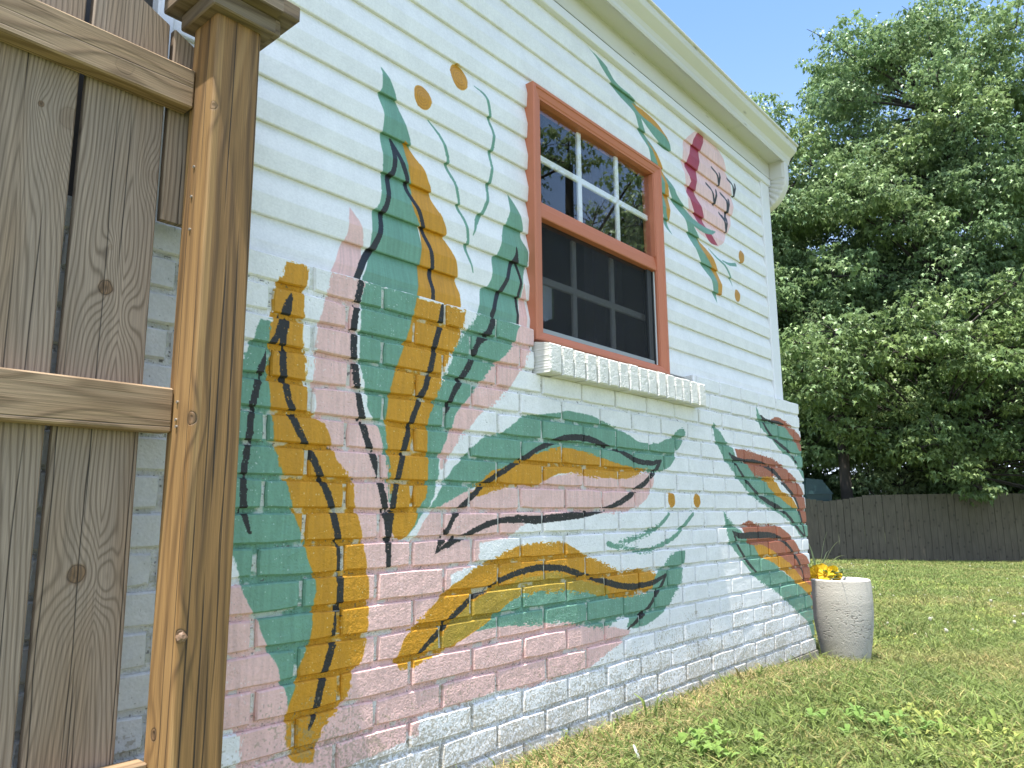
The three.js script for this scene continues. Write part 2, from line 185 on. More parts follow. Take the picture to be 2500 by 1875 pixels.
function muralOnSiding(F, L, O) {
F('pink',[1060,1436,1078,1415,1091,1396,1099,1358,1097,1318,1080,1236,995,1232,1018,1288,1032,1323,1049,1357,1055,1405]);
F('teal',[1141,1847,1164,1827,1187,1796,1211,1748,1229,1711,1246,1677,1254,1621,1273,1573,1281,1474,1292,1355,1281,1226,1089,1225,1099,1266,1117,1317,1120,1351,1126,1410,1135,1456,1140,1458,1151,1514,1155,1567,1148,1649,1152,1676,1152,1726,1140,1768,1146,1785]);
F('gold',[1226,1673,1239,1667,1268,1637,1291,1620,1311,1586,1321,1571,1326,1543,1355,1508,1356,1512,1382,1460,1374,1446,1402,1417,1417,1391,1426,1352,1423,1329,1434,1298,1433,1228,1272,1228,1283,1332,1289,1404,1286,1450,1253,1501,1256,1542,1244,1581,1234,1621]);
L('black',15,[1184,1660,0.6,1192,1616,1,1188,1569,1,1177,1554,1,1175,1511,1,1167,1467,1,1158,1450,1,1153,1407,1,1132,1354,1.2,1109,1321,1.3,1090,1284,1.3,1076,1242,1.3]);
L('black',13,[1184,1660,0.6,1204,1628,1.2,1223,1595,1.2,1237,1568,1,1238,1543,1,1261,1511,1,1280,1488,1,1295,1456,1,1301,1436,1,1319,1402,1,1330,1350,1,1324,1324,1,1330,1290,1,1333,1237,1]);
F('teal',[1650,1666,1678,1637,1705,1591,1711,1567,1706,1540,1729,1505,1732,1460,1711,1413,1699,1357,1688,1310,1684,1245,1561,1238,1498,1241,1514,1297,1525,1334,1550,1351,1567,1394,1576,1444,1590,1455,1620,1536,1644,1585,1628,1555,1647,1606]);
F('pink',[1711,1396,1723,1350,1725,1297,1721,1244,1678,1248,1688,1298,1701,1357]);
L('black',12,[1676,1501,0.2,1678,1470,1.2,1660,1445,1,1626,1377,1,1597,1334,1.1,1563,1265,1.1,1578,1295,1,1561,1249,1]);
L('black',9,[1680,1467,1.3,1696,1393,1,1685,1350,1,1678,1256,1]);
L('teal',10,[1315,1771,0.4,1353,1738,1,1376,1701,1,1386,1674,1,1384,1661,1,1410,1620,1,1428,1569,1,1431,1550,1,1453,1519,1,1466,1461,1,1462,1441,1,1474,1406,0.8,1486,1372,0.3]);
L('teal',10,[1493,1951,0.3,1539,1939,1,1561,1893,1,1563,1873,1,1575,1836,1,1571,1784,1,1565,1765,1,1567,1724,1,1560,1673,1,1554,1658,1,1549,1616,1,1527,1565,1,1512,1544,1.4,1485,1483,0.3]);
O('gold',1286,1822,32,35);
O('gold',1429,1950,35,40);
F('pink2',[2801,2174,2811,2274,2865,2338,2970,2404,3088,2414,3181,2391,3242,2322,3276,2254,3301,2170,3289,2114,3229,2005,3164,1929,3093,1891,2990,1899,2870,1924,2841,1980,2824,2051,2818,2109]);
F('crimson',[2898,2308,2914,2345,2996,2408,3028,2403,2972,2299,2952,2235,2934,2179,2911,2080,2955,2034,2976,1998,2974,1973,3033,1935,3104,1897,3028,1891,2968,1920,2922,1951,2889,1989,2825,2064,2867,2126,2825,2183,2855,2242]);
F('teal',[2024,2402,2107,2384,2200,2366,2269,2329,2418,2314,2466,2290,2557,2278,2640,2254,2687,2232,2699,2204,2646,2198,2542,2220,2453,2251,2495,2201,2548,2166,2596,2116,2631,2084,2699,2050,2729,2020,2840,1974,2874,1961,2984,1952,3102,1965,3045,1933,2968,1918,2870,1921,2926,1881,2960,1848,3031,1814,3078,1771,3098,1721,3119,1671,3075,1662,3063,1617,3041,1654,3019,1709,2950,1757,2894,1807,2829,1865,2800,1920,2713,1969,2698,1981,2654,2034,2620,2080,2660,1986,2659,1907,2658,1894,2647,1863,2673,1823,2627,1846,2605,1900,2591,1930,2579,1970,2576,2025,2532,2087,2510,2135,2449,2194,2405,2253,2312,2284,2259,2308,2182,2341,2124,2376]);
F('gold',[2403,2299,2497,2304,2600,2290,2661,2251,2684,2236,2640,2251,2556,2263,2445,2273]);
F('gold',[2498,2180,2567,2145,2626,2093,2662,2009,2661,1907,2653,1876,2632,1909,2631,1959,2623,2052,2575,2109]);
F('gold',[2914,1880,3021,1835,3080,1790,3120,1714,3118,1665,3085,1664,3073,1727,3028,1782,2934,1842]);
L('teal',7,[3018,1861,0.4,3086,1834,1,3164,1817,1,3215,1786,1,3236,1760,0.8,3242,1737,0.2]);
L('teal',8,[3146,1837,0.5,3207,1837,1,3302,1858,1.3]);
O('gold',3358,1911,31,30);
O('gold',3283,1701,30,29);
L('black',9,[3089,2271,1,3136,2251,1,3153,2209,1]);
L('black',9,[3168,2269,1,3153,2209,1]);
L('black',9,[3025,2171,1,3071,2152,1,3095,2094,1]);
L('black',9,[3124,2171,1,3095,2094,1]);
L('black',9,[3254,2273,1,3302,2257,1,3316,2207,1]);
L('black',9,[3337,2272,1,3316,2207,1]);
L('black',9,[3172,2173,1,3218,2156,1,3235,2100,1]);
L('black',9,[3255,2167,1,3235,2100,1]);
L('black',9,[3145,2067,1,3189,2038,1,3203,1995,1]);
L('black',9,[3218,2061,1,3203,1995,1]);
L('black',9,[3232,2154,1,3230,2098,1]);
L('black',9,[3174,2060,1,3193,2045,1,3227,2098,1]);}

// ---------- the house ----------
const J0 = 1.2516, CO = 0.0677, ST = 0.2032, XE = 3.882, rb = rng(11);
const BX0 = 0.30, BX1 = 3.90, BY0 = -0.03, BY1 = 1.27, SX0 = 0.55, SX1 = 3.75, SY0 = 1.2, SY1 = 2.45;
const BW = 2048, BH = 740, SW = 2048, SH = 800;
const brickSrc = paintCanvas(BW, BH, BX0, BY0, BX1 - BX0, BY1 - BY0, muralOnBrick), sidingSrc = paintCanvas(SW, SH, SX0, SY0, SX1 - SX0, SY1 - SY0, muralOnSiding);
const earth = [0.30, 0.25, 0.17].map(toS), grime = [0.10, 0.095, 0.085].map(toS);
const dirtOnBrick = (c, i, j) => { // rain-splashed soil: speckles, many near the ground
  const y = BY0 + (j / BH) * (BY1 - BY0), n = vnoise(i / 2.2, j / 2.2, 71), m = fbm(i / 40, j / 30, 3, 72), t = 1 - clamp(y / 0.34);
  if (t > 0 && n > 0.93 - 0.66 * t - 0.6 * (m - 0.4)) c = c.map((v, k) => mix(v, earth[k], 0.30 + 0.36 * vnoise(i / 3, j / 3, 73)));
  if (vnoise(i / 3, j / 3, 75) > 0.984) c = c.map((v, k) => mix(v, grime[k], 0.35));
  return c;
};
const brickTex = place(brushed(brickSrc, BW, BH, { amp: 1.6, dry: 1, seed: 3, dirt: dirtOnBrick }), BX0, BY0, BX1 - BX0, BY1 - BY0);
const mortarTex = place(brushed(brickSrc, BW, BH, { amp: 5, dry: 1, seed: 8, dirt: (c, i, j) => {
  const wh = [0.62, 0.62, 0.57].map(toS), n = fbm(i / 22, j / 14, 3, 81), q = vnoise(i / 3.2, j / 2.2, 82);
  const rowf = (J0 - (BY0 + (j / BH) * (BY1 - BY0))) / CO, bed = Math.abs(rowf - Math.round(rowf)) < 0.13;
  c = c.map((v, k) => mix(v, wh[k], bed ? sst(0.60, 0.72, n) * 0.75 : sst(0.30, 0.46, n) * 0.9)); if (q > (bed ? 0.90 : 0.86)) c = c.map((v, k) => mix(v, grime[k], 0.7)); return dirtOnBrick(c, i, j);
}, inkGap: (i, j) => fbm(i / 12, j / 12, 2, 88) > 0.36 }), BX0, BY0, BX1 - BX0, BY1 - BY0);
const sidingTex = place(brushed(sidingSrc, SW, SH, { amp: 0.9, dry: 0, seed: 5 }), SX0, SY0, SX1 - SX0, SY1 - SY0);
const pitBump = dataTex(512, 512, (i, j) => { // rough painted brick: pits, drips and grains (0.3 m a side)
  const T = (f, s) => { const u = (i / 512) * f, v = (j / 512) * f, w = i / 512; return mix(vnoise(u, v, s), vnoise(u - f, v, s), sst(0.75, 1, w)); };
  let h = 0.5 + 0.5 * (T(24, 1) - 0.5) + 0.45 * (T(80, 2) - 0.5) + 0.25 * (T(170, 3) - 0.5); if (T(60, 4) > 0.86) h -= 0.35; return [h, h, h];
}, false);
pitBump.repeat.set(1 / 0.3, 1 / 0.3);
const brickMat = std(0xffffff, 0.62, { map: brickTex, bumpMap: pitBump, bumpScale: 0.0012 });
const mortarMat = std(0xffffff, 0.8, { map: mortarTex, bumpMap: pitBump, bumpScale: 0.004 });
const sidingBump = dataTex(256, 256, (i, j) => { const h = 0.5 + 0.5 * (vnoise(i / 40, j / 1.6, 4) - 0.5) + 0.3 * (vnoise(i / 11, j / 1.2, 6) - 0.5); return [h, h, h]; }, false);
sidingBump.repeat.set(1 / 0.35, 1 / 0.2);
const sidingMat = std(0xffffff, 0.42, { map: sidingTex, bumpMap: sidingBump, bumpScale: 0.0004 });
const trimMat = std(C(0.73, 0.725, 0.73), 0.45, { bumpMap: sidingBump, bumpScale: 0.0003 });
const blotch = dataTex(256, 256, (i, j) => { const a = fbm(i / 30, j / 12, 4, 12), b = vnoise(i / 2, j / 2, 13) > 0.985 ? 0.5 : 1; const k = (0.9 + 0.16 * (a - 0.5)) * b; return [0.69 * k, 0.68 * k, 0.65 * k]; });
blotch.repeat.set(0.17, 0.9); blotch.wrapS = blotch.wrapT = THREE.MirroredRepeatWrapping;
const gutterMat = std(0xffffff, 0.4, { map: blotch });

const house = thing('house', 'white house with a leaf mural over its painted brick and lap siding', 'house');

// brick wall: every brick laid on its own
const brickWall = node(house, 'brick_wall'), rest = [];
function brick(x0, x1, y0, y1, z = 0) {
  const b = new MB(), jt = (a) => (rb() - 0.5) * a, zf = z + jt(0.003), d = 0.09, e = 0.0032;
  const cx = [x0 + jt(0.002), x1 + jt(0.002)], tilt = jt(0.0015), y = [y0 + jt(0.0025), y1 + jt(0.0025)];
  const nx = Math.max(2, Math.round((x1 - x0) / 0.05)), ny = 2, P = [];
  for (let j = 0; j <= ny; j++) { P.push([]); for (let i = 0; i <= nx; i++) { const in_ = i > 0 && i < nx && j > 0 && j < ny, u = i / nx, v = j / ny, corner = (i % nx === 0 && j % ny === 0) ? rb() * 0.003 : 0;
    P[j].push([mix(cx[0] + e, cx[1] - e, u) + (u < 0.5 ? corner : -corner), mix(y[0] + e, y[1] - e, v) + tilt * (u - 0.5) + (v < 0.5 ? corner : -corner) + (in_ ? 0 : jt(0.0012)), zf + (in_ ? jt(0.0012) : jt(0.0008))]); } }
  for (let j = 0; j < ny; j++) for (let i = 0; i < nx; i++) b.quad(P[j][i], P[j][i + 1], P[j + 1][i + 1], P[j + 1][i]);
  const ring = []; for (let i = 0; i <= nx; i++) ring.push([P[0][i], 0, -1]); for (let j = 1; j <= ny; j++) ring.push([P[j][nx], 1, 0]); for (let i = nx - 1; i >= 0; i--) ring.push([P[ny][i], 0, 1]); for (let j = ny - 1; j > 0; j--) ring.push([P[j][0], -1, 0]);
  const out = ring.map(([p], k) => { const cX = p[0] <= cx[0] + e * 2.2 ? -1 : p[0] >= cx[1] - e * 2.2 ? 1 : 0, cY = p[1] <= (y[0] + y[1]) / 2 - 0.01 ? -1 : p[1] >= (y[0] + y[1]) / 2 + 0.01 ? 1 : 0; return [p[0] + cX * e, p[1] + cY * e, zf - 0.004]; });
  for (let k = 0; k < ring.length; k++) { const n = (k + 1) % ring.length, a = ring[k][0], c = ring[n][0], A = out[k], B = out[n]; b.quad(A, B, c, a); b.quad([A[0], A[1], zf - d], [B[0], B[1], zf - d], B, A); }
  return b.geo();
}
const cut = [1.716, 2.732];
for (let r = 0; r < 18; r++) {
  const yt = J0 - r * CO - 0.005, yb = J0 - (r + 1) * CO + 0.0055, off = r % 2 ? 0 : ST / 2, edges = [];
  for (let k = 0; ; k++) { const x1 = k === 0 ? XE : XE - off - (k - (off ? 1 : 0)) * ST, x0 = XE - off - (k - (off ? 1 : 0) + 1) * ST; if (off && k === 0) { edges.push([XE - off, XE]); continue; } edges.push([x0, x1]); if (x0 < -1.2) break; }
  for (let [a, c] of edges) {
    const sh = (hash(Math.round(a * 97), r) - 0.5) * 0.012, s2 = (hash(Math.round(c * 97), r) - 0.5) * 0.012;
    a += sh + 0.005; c += (c > XE - 0.001 ? 0 : s2) - 0.005;
    const bits = r < 2 ? [[a, Math.min(c, cut[0])], [Math.max(a, cut[1]), c]] : [[a, c]];
    for (const [p, q] of bits) if (q - p > 0.02) { const g = brick(p, q, yb, yt); if (q > 0.57 && p > 0.5) part(brickWall, 'brick', g, brickMat); else rest.push(g); }
  }
}
const hid = part(brickWall, 'brick_course_end', mergeGeometries(rest), brickMat); hid.userData.kind = 'stuff';
{ // mortar: recessed, uneven bed between the bricks
  const b = new MB(), n = 150, m = 54, Y0 = 0.035, Y1 = J0 - 0.007, X0 = -1.2, X1 = XE - 0.004, z = (i, j) => -0.0085 + 0.005 * (vnoise(i * 0.9, j * 0.9, 5) - 0.5);
  for (let i = 0; i < n; i++) for (let j = 0; j < m; j++) { const P = (a, c) => [mix(X0, X1, a / n), mix(Y0, Y1, c / m), z(a, c)]; const xm = mix(X0, X1, (i + 0.5) / n), ym = mix(Y0, Y1, (j + 0.5) / m); if (xm > cut[0] && xm < cut[1] && ym > J0 - 2 * CO) continue; b.quad(P(i, j), P(i + 1, j), P(i + 1, j + 1), P(i, j + 1)); }
  b.box(-1.2, Y0, -0.088, X1, J0 - 2 * CO - 0.006, -0.012); b.box(-1.2, J0 - 2 * CO - 0.006, -0.088, cut[0], Y1, -0.012); b.box(cut[1], J0 - 2 * CO - 0.006, -0.088, X1, Y1, -0.012);
  part(brickWall, 'mortar', b.geo(), mortarMat);
}
{ // brick return round the corner, along the side of the house
  const g = []; for (let r = 0; r < 18; r++) for (let k = 0; k < 8; k++) { const a = (r % 2 ? -0.1 : -0.2) - k * ST, y1 = J0 - r * CO - 0.005, y0 = y1 - 0.057; g.push(new MB().box(XE - 0.09, y0, a - ST + 0.01, XE, y1, a, { bev: 0.003 }).geo()); }
  g.push(boxGeo(XE - 0.085, 0.035, -1.9, XE - 0.008, J0 - 0.006, -0.091)); const q = part(brickWall, 'side_brickwork', mergeGeometries(g), std(C(...PAL.rust), 0.6)); q.userData.kind = 'stuff';
}
const concrete = dataTex(256, 256, (i, j) => { const a = fbm(i / 20, j / 20, 4, 31), n = vnoise(i / 1.5, j / 1.5, 32); const k = 0.75 + 0.5 * (a - 0.5) + 0.35 * (n - 0.5); return [0.36 * k, 0.33 * k, 0.27 * k]; }); concrete.repeat.set(1.5, 1.5);
part(house, 'foundation', boxGeo(-1.3, -0.4, -7, XE + 0.004, 0.037, 0.006), std(0xffffff, 0.95, { map: concrete, bumpMap: pitBump, bumpScale: 0.005 }));

// sill of rowlock bricks under the window
const sill = node(house, 'window_sill'), sillMat = std(C(0.66, 0.645, 0.60), 0.55, { bumpMap: pitBump, bumpScale: 0.003 });
for (let k = 0; k < 16; k++) {
  const p = (2.728 - 1.722) / 16, x0 = 1.722 + k * p + 0.004 * (k > 0 ? 1 : 0), x1 = 1.722 + (k + 1) * p - 0.004, j = () => (rb() - 0.5) * 0.0035, e = 0.004;
  const zf = 0.051 + j(), yb = 1.1095 + j(), yf = 1.198 + j(), b = new MB();
  const F = [[x0 + e, yb + e], [x1 - e, yb + e], [x1 - e + j() / 2, yf - e], [x0 + e + j() / 2, yf - e]].map(([x, y]) => [x, y, zf + j() / 2]);
  const G = [[x0, yb, zf - e], [x1, yb, zf - e], [x1, yf, zf - e], [x0, yf, zf - e]], H = [[x0, yb, -0.09], [x1, yb, -0.09], [x1, yf + 0.024, -0.09], [x0, yf + 0.024, -0.09]];
  b.quad(...F); for (let i = 0; i < 4; i++) { const n = (i + 1) % 4; b.quad(G[i], G[n], F[n], F[i]); b.quad(H[i], H[n], G[n], G[i]); }
  part(sill, 'brick', b.geo(), sillMat);
}
part(sill, 'mortar', new MB().box(1.726, 1.114, -0.088, 2.724, 1.190, 0.036).geo(), std(C(0.55, 0.54, 0.48), 0.9, { bumpMap: pitBump, bumpScale: 0.006 }));

// lap siding, one strip per course
const siding = node(house, 'siding'), SY = 1.2375, SP = 0.1075;
const lap = [[0, -0.0490], [0, -0.0395], [0.0022, -0.0380], [0.046, -0.0345], [0.0495, -0.0350], [0.104, -0.0472], [0.1075, -0.0480]];
for (let k = 0; k < 11; k++) {
  const y0 = SY + k * SP, strip = (x0, x1, lo = 0, hi = 9) => { const pr = []; const at = (d) => { for (let i = 1; i < lap.length; i++) if (d <= lap[i][0] && lap[i][0] > lap[i - 1][0]) return mix(lap[i - 1][1], lap[i][1], (d - lap[i - 1][0]) / (lap[i][0] - lap[i - 1][0])); return -0.0480; };
    if (lo > 0) pr.push([-0.06, y0 + lo], [at(lo), y0 + lo]); else pr.push([-0.06, y0]); lap.forEach(([d, z], i) => { if (d >= lo && d <= hi && !(lo > 0 && i < 2)) pr.push([z, y0 + d]); }); pr.push([-0.06, pr[pr.length - 1][1] + 1e-4]); return new MB().sweepX(pr, x0, x1).geo(); };
  const hole = y0 < 2.07 && y0 + SP > 1.23;
  const g = hole ? [strip(0.6, 1.742), strip(2.548, 3.665)].concat(y0 + SP > 2.072 ? [strip(1.742, 2.548, 2.069 - y0)] : []) : [strip(0.6, 3.665)];
  g.forEach((q) => part(siding, 'siding_panel', q, sidingMat));
}
part(house, 'corner_post', mergeGeometries([new MB().box(3.655, 1.2, -0.06, 3.757, 2.46, -0.03, { bev: 0.004 }).geo(), new MB().box(3.727, 1.2, -0.16, 3.7575, 2.46, -0.061, { bev: 0.003 }).geo()]), trimMat);
part(house, 'corner_trim', new MB().box(0.572, 1.2, -0.06, 0.606, 2.46, -0.026, { bev: 0.004 }).geo(), trimMat);
const sideCourses = node(house, 'side_siding');
for (let k = 0; k < 11; k++) for (const [a, c] of SY + k * SP < 2.14 && SY + (k + 1) * SP > 1.9 ? [[-0.161, -1.40], [-1.62, -7]] : [[-0.161, -7]]) part(sideCourses, 'siding_panel', new MB().quad([3.737, SY + k * SP, a], [3.737, SY + k * SP, c], [3.725, SY + (k + 1) * SP, c], [3.725, SY + (k + 1) * SP, a]).geo(), trimMat);
// eaves
const trimBoards = node(house, 'eave_trim');
part(trimBoards, 'frieze_channel', new MB().sweepX([[-0.06, 2.401], [-0.024, 2.401], [-0.021, 2.404], [-0.021, 2.436], [-0.024, 2.440], [-0.06, 2.440]], 0.4, 3.757).geo(), trimMat);
part(trimBoards, 'fascia', new MB().sweepX([[-0.06, 2.449], [-0.027, 2.449], [-0.0255, 2.452], [-0.0255, 2.56], [-0.06, 2.56]], -1.3, 3.80).geo(), gutterMat);
const gutter = node(house, 'gutter');
{
  const o = [[-0.027, 2.532], [0.046, 2.532], [0.0475, 2.524], [0.056, 2.520], [0.060, 2.527], [0.062, 2.540], [0.070, 2.556], [0.088, 2.571], [0.100, 2.582], [0.105, 2.595], [0.1055, 2.607], [0.112, 2.609], [0.1155, 2.612], [0.1155, 2.618], [0.108, 2.620]];
  const t = 0.003, inn = [[0.108, 2.616], [0.1015, 2.606], [0.100, 2.596], [0.096, 2.586], [0.085, 2.575], [0.066, 2.560], [0.0585, 2.541], [0.056, 2.530], [0.046, 2.5345], [-0.024, 2.5345], [-0.024, 2.62], [-0.027, 2.62]];
  part(gutter, 'trough', new MB().sweepX(o.concat(inn), -1.4, 3.828, false).geo(), gutterMat);
  const sh = o.concat([[-0.027, 2.62]]); part(gutter, 'end_cap', new MB().sweepX(sh, 3.8285, 3.831).geo(), gutterMat);
  // ribbed elbow that turns back round the corner
  const b = new MB(), N = 110, x = 3.795, z0 = 0.010, Rc = 0.13, y1 = 2.445;
  const ringAt = (t) => { const s = t * 1.3, a = s < 0.3 ? 0 : (s - 0.3) * 1.8, cz = s < 0.3 ? z0 : z0 - Rc * (1 - Math.cos(a)), cy = s < 0.3 ? mix(2.533, y1, s / 0.3) : y1 - Rc * Math.sin(a);
    const rib = a > 0.05 && t < 0.93 ? Math.pow(Math.abs(Math.sin(a * 17)), 3) * -0.0045 : 0, R = [];
    for (let k = 0; k < 24; k++) { const th = (k / 24) * 2 * Math.PI, q = (v) => Math.sign(v) * Math.pow(Math.abs(v), 0.32), u = q(Math.cos(th)) * 0.048, flute = a < 0.05 && Math.abs(u) < 0.04 ? 0.0014 * Math.cos(u * 420) : 0, v = q(Math.sin(th)) * (0.031 + flute + rib * (1 - 0.5 * (u > 0.04))); R.push([x + v, cy - u * Math.sin(a), cz + u * Math.cos(a)]); }
    return R; };
  for (let i = 0; i < N; i++) { const A = ringAt(i / N), B = ringAt((i + 1) / N); for (let k = 0; k < 24; k++) { const n = (k + 1) % 24; b.quad(A[k], A[n], B[n], B[k]); } }
  part(gutter, 'downspout_elbow', b.geo(), std(C(0.62, 0.60, 0.56), 0.45));
}
// roof and shell: closed, so that the sun enters only through the windows
part(house, 'roof', (() => { const b = new MB(); b.quad([-1.6, 2.63, 0.02], [3.83, 2.63, 0.02], [3.83, 4.15, -3.5], [-1.6, 4.15, -3.5]); b.quad([3.83, 2.63, -7.1], [-1.6, 2.63, -7.1], [-1.6, 4.15, -3.5], [3.83, 4.15, -3.5]); b.quad([-1.6, 2.56, 0.0], [3.8, 2.56, 0.0], [3.83, 2.63, 0.02], [-1.6, 2.63, 0.02]); b.tri([3.74, 2.5, -0.06], [3.74, 2.5, -7], [3.74, 4.1, -3.5]); b.tri([-1.25, 2.5, -7], [-1.25, 2.5, -0.06], [-1.25, 4.1, -3.5]); return b.geo(); })(), std(C(0.09, 0.085, 0.08), 0.95));
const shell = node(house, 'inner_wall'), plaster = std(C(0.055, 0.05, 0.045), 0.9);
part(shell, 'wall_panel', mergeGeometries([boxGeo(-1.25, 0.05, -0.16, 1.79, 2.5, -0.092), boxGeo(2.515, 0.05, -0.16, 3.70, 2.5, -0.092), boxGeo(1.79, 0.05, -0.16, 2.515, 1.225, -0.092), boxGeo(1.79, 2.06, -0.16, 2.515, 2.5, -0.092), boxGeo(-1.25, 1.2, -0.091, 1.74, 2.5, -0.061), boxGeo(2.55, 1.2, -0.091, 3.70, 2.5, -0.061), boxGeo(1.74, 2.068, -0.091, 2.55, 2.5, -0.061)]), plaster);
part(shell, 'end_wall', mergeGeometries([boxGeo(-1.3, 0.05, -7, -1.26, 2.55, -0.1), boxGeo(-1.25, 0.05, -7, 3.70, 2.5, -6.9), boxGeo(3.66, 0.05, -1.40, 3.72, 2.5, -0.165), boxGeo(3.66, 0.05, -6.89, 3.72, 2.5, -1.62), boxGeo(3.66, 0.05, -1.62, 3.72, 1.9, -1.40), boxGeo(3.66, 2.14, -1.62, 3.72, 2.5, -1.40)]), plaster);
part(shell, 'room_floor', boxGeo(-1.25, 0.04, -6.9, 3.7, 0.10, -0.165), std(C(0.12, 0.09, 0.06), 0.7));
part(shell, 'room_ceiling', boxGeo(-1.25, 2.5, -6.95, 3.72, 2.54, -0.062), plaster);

// window
const win = node(house, 'window'), rustMat = std(C(0.50, 0.165, 0.085), 0.55), whiteMat = std(C(0.74, 0.76, 0.74), 0.4), darkMat = std(C(0.03, 0.033, 0.035), 0.6);
const WX0 = 1.737, WX1 = 2.556, WY0 = 1.2215, WY1 = 2.0705;
{
  // casing: four mitred lengths of a stepped moulding (distance from the outer edge, z)
  const pr = [[0, -0.06], [0, -0.012], [0.003, -0.009], [0.013, -0.009], [0.016, -0.013], [0.036, -0.017], [0.040, -0.020], [0.0465, -0.021], [0.0465, -0.075]];
  const O = [[WX0, WY0], [WX1, WY0], [WX1, WY1], [WX0, WY1]], dir = [[1, 1], [-1, 1], [-1, -1], [1, -1]];
  for (let s = 0; s < 4; s++) { const b = new MB(), a = s, c = (s + 1) % 4, k = s === 0 ? 0.62 : s === 2 ? 0.86 : 1; const P = (q, d, n) => { const kx = 1, kyT = 0.86, kyB = 0.62; return [O[q][0] + dir[q][0] * d * kx, O[q][1] + dir[q][1] * d * (dir[q][1] > 0 ? kyB : kyT), n]; };
    for (let i = 0; i + 1 < pr.length; i++) b.quad(P(a, ...pr[i]), P(c, ...pr[i]), P(c, ...pr[i + 1]), P(a, ...pr[i + 1]));
    part(win, 'casing', b.geo(), rustMat); }
  part(win, 'meeting_rail', mergeGeometries([new MB().sweepX([[-0.075, 1.628], [-0.026, 1.628], [-0.024, 1.631], [-0.024, 1.645], [-0.027, 1.647], [-0.027, 1.660], [-0.029, 1.662], [-0.031, 1.680], [-0.034, 1.684], [-0.075, 1.684]], WX0 + 0.045, WX1 - 0.045).geo()]), rustMat);
  const tr = (n, x0, y0, z0, x1, y1, z1, m, bev = 0.002) => part(win, n, new MB().box(x0, y0, z0, x1, y1, z1, { bev }).geo(), m);
  tr('jamb', WX1 - 0.0505, 1.684, -0.074, WX1 - 0.0462, 2.03, -0.022, rustMat); tr('jamb', WX1 - 0.0505, WY0 + 0.03, -0.074, WX1 - 0.0462, 1.628, -0.0405, darkMat); tr('jamb', WX1 - 0.0500, WY0 + 0.03, -0.040, WX1 - 0.0464, 1.628, -0.034, whiteMat); tr('jamb', WX1 - 0.0505, WY0 + 0.03, -0.0335, WX1 - 0.0464, 1.628, -0.022, rustMat); tr('jamb', WX0 + 0.0462, WY0 + 0.03, -0.074, WX0 + 0.056, 2.03, -0.045, darkMat);
  const glass = new THREE.MeshPhysicalMaterial({ color: 0xffffff, roughness: 0.01, transmission: 1, thickness: 0, ior: 1.52 });
  const U = [1.80, 1.684, 2.5045, 2.03], Lw = [1.80, 1.252, 2.495, 1.628];
  part(win, 'pane', boxGeo(U[0], U[1], -0.0440, U[2], U[3], -0.0420), glass, 'upper pane reflecting trees'); part(win, 'pane', boxGeo(Lw[0], Lw[1], -0.0690, Lw[2], Lw[3], -0.0670), Object.assign(glass.clone(), { specularIntensity: 0.3 }));
  for (const x of [2.045, 2.287]) tr('muntin', x - 0.011, U[1], -0.062, x + 0.011, U[3], -0.050, whiteMat, 0.003);
  tr('muntin', U[0], 1.838, -0.0615, U[2], 1.862, -0.0505, whiteMat, 0.003);
  const grey = std(C(0.30, 0.33, 0.33), 0.5);
  for (const x of [2.03, 2.268]) tr('muntin', x - 0.012, Lw[1], -0.084, x + 0.012, Lw[3], -0.072, whiteMat, 0.003);
  tr('muntin', Lw[0], 1.433, -0.0835, Lw[2], 1.459, -0.0725, whiteMat, 0.003);
  tr('screen_frame', Lw[0] - 0.003, 1.250, -0.058, Lw[2], 1.272, -0.040, grey); tr('screen_frame', Lw[2] - 0.030, 1.272, -0.058, Lw[2] - 0.002, 1.628, -0.040, darkMat);
  const mesh = new THREE.MeshStandardMaterial({ color: C(0.010, 0.012, 0.014), roughness: 0.9, transparent: true, opacity: 0.47 });
  part(win, 'insect_screen', boxGeo(Lw[0] - 0.003, 1.272, -0.0495, Lw[2] - 0.030, 1.627, -0.0490), mesh);
  part(win, 'glow_blind', boxGeo(3.64, 1.9, -1.62, 3.642, 2.14, -1.40), new THREE.MeshPhysicalMaterial({ color: C(0.8, 0.85, 0.9), roughness: 1, transmission: 0.9, thickness: 0, emissive: C(0.20, 0.255, 0.32) }), 'added pale panel across the room with a daylight glow put into its colour');  // added panel; its emissive colour stands for daylight through the small opening
  part(win, 'curtain', (() => { const b = new MB(); for (let i = 0; i < 30; i++) { const x = (k) => 2.30 + k * 0.009, z = (k) => -0.22 + 0.012 * Math.sin(k * 1.4); b.quad([x(i), 1.15, z(i)], [x(i + 1), 1.15, z(i + 1)], [x(i + 1), 2.1, z(i + 1)], [x(i), 2.1, z(i)]); } return b.geo(); })(), std(C(0.035, 0.03, 0.028), 0.9));
}
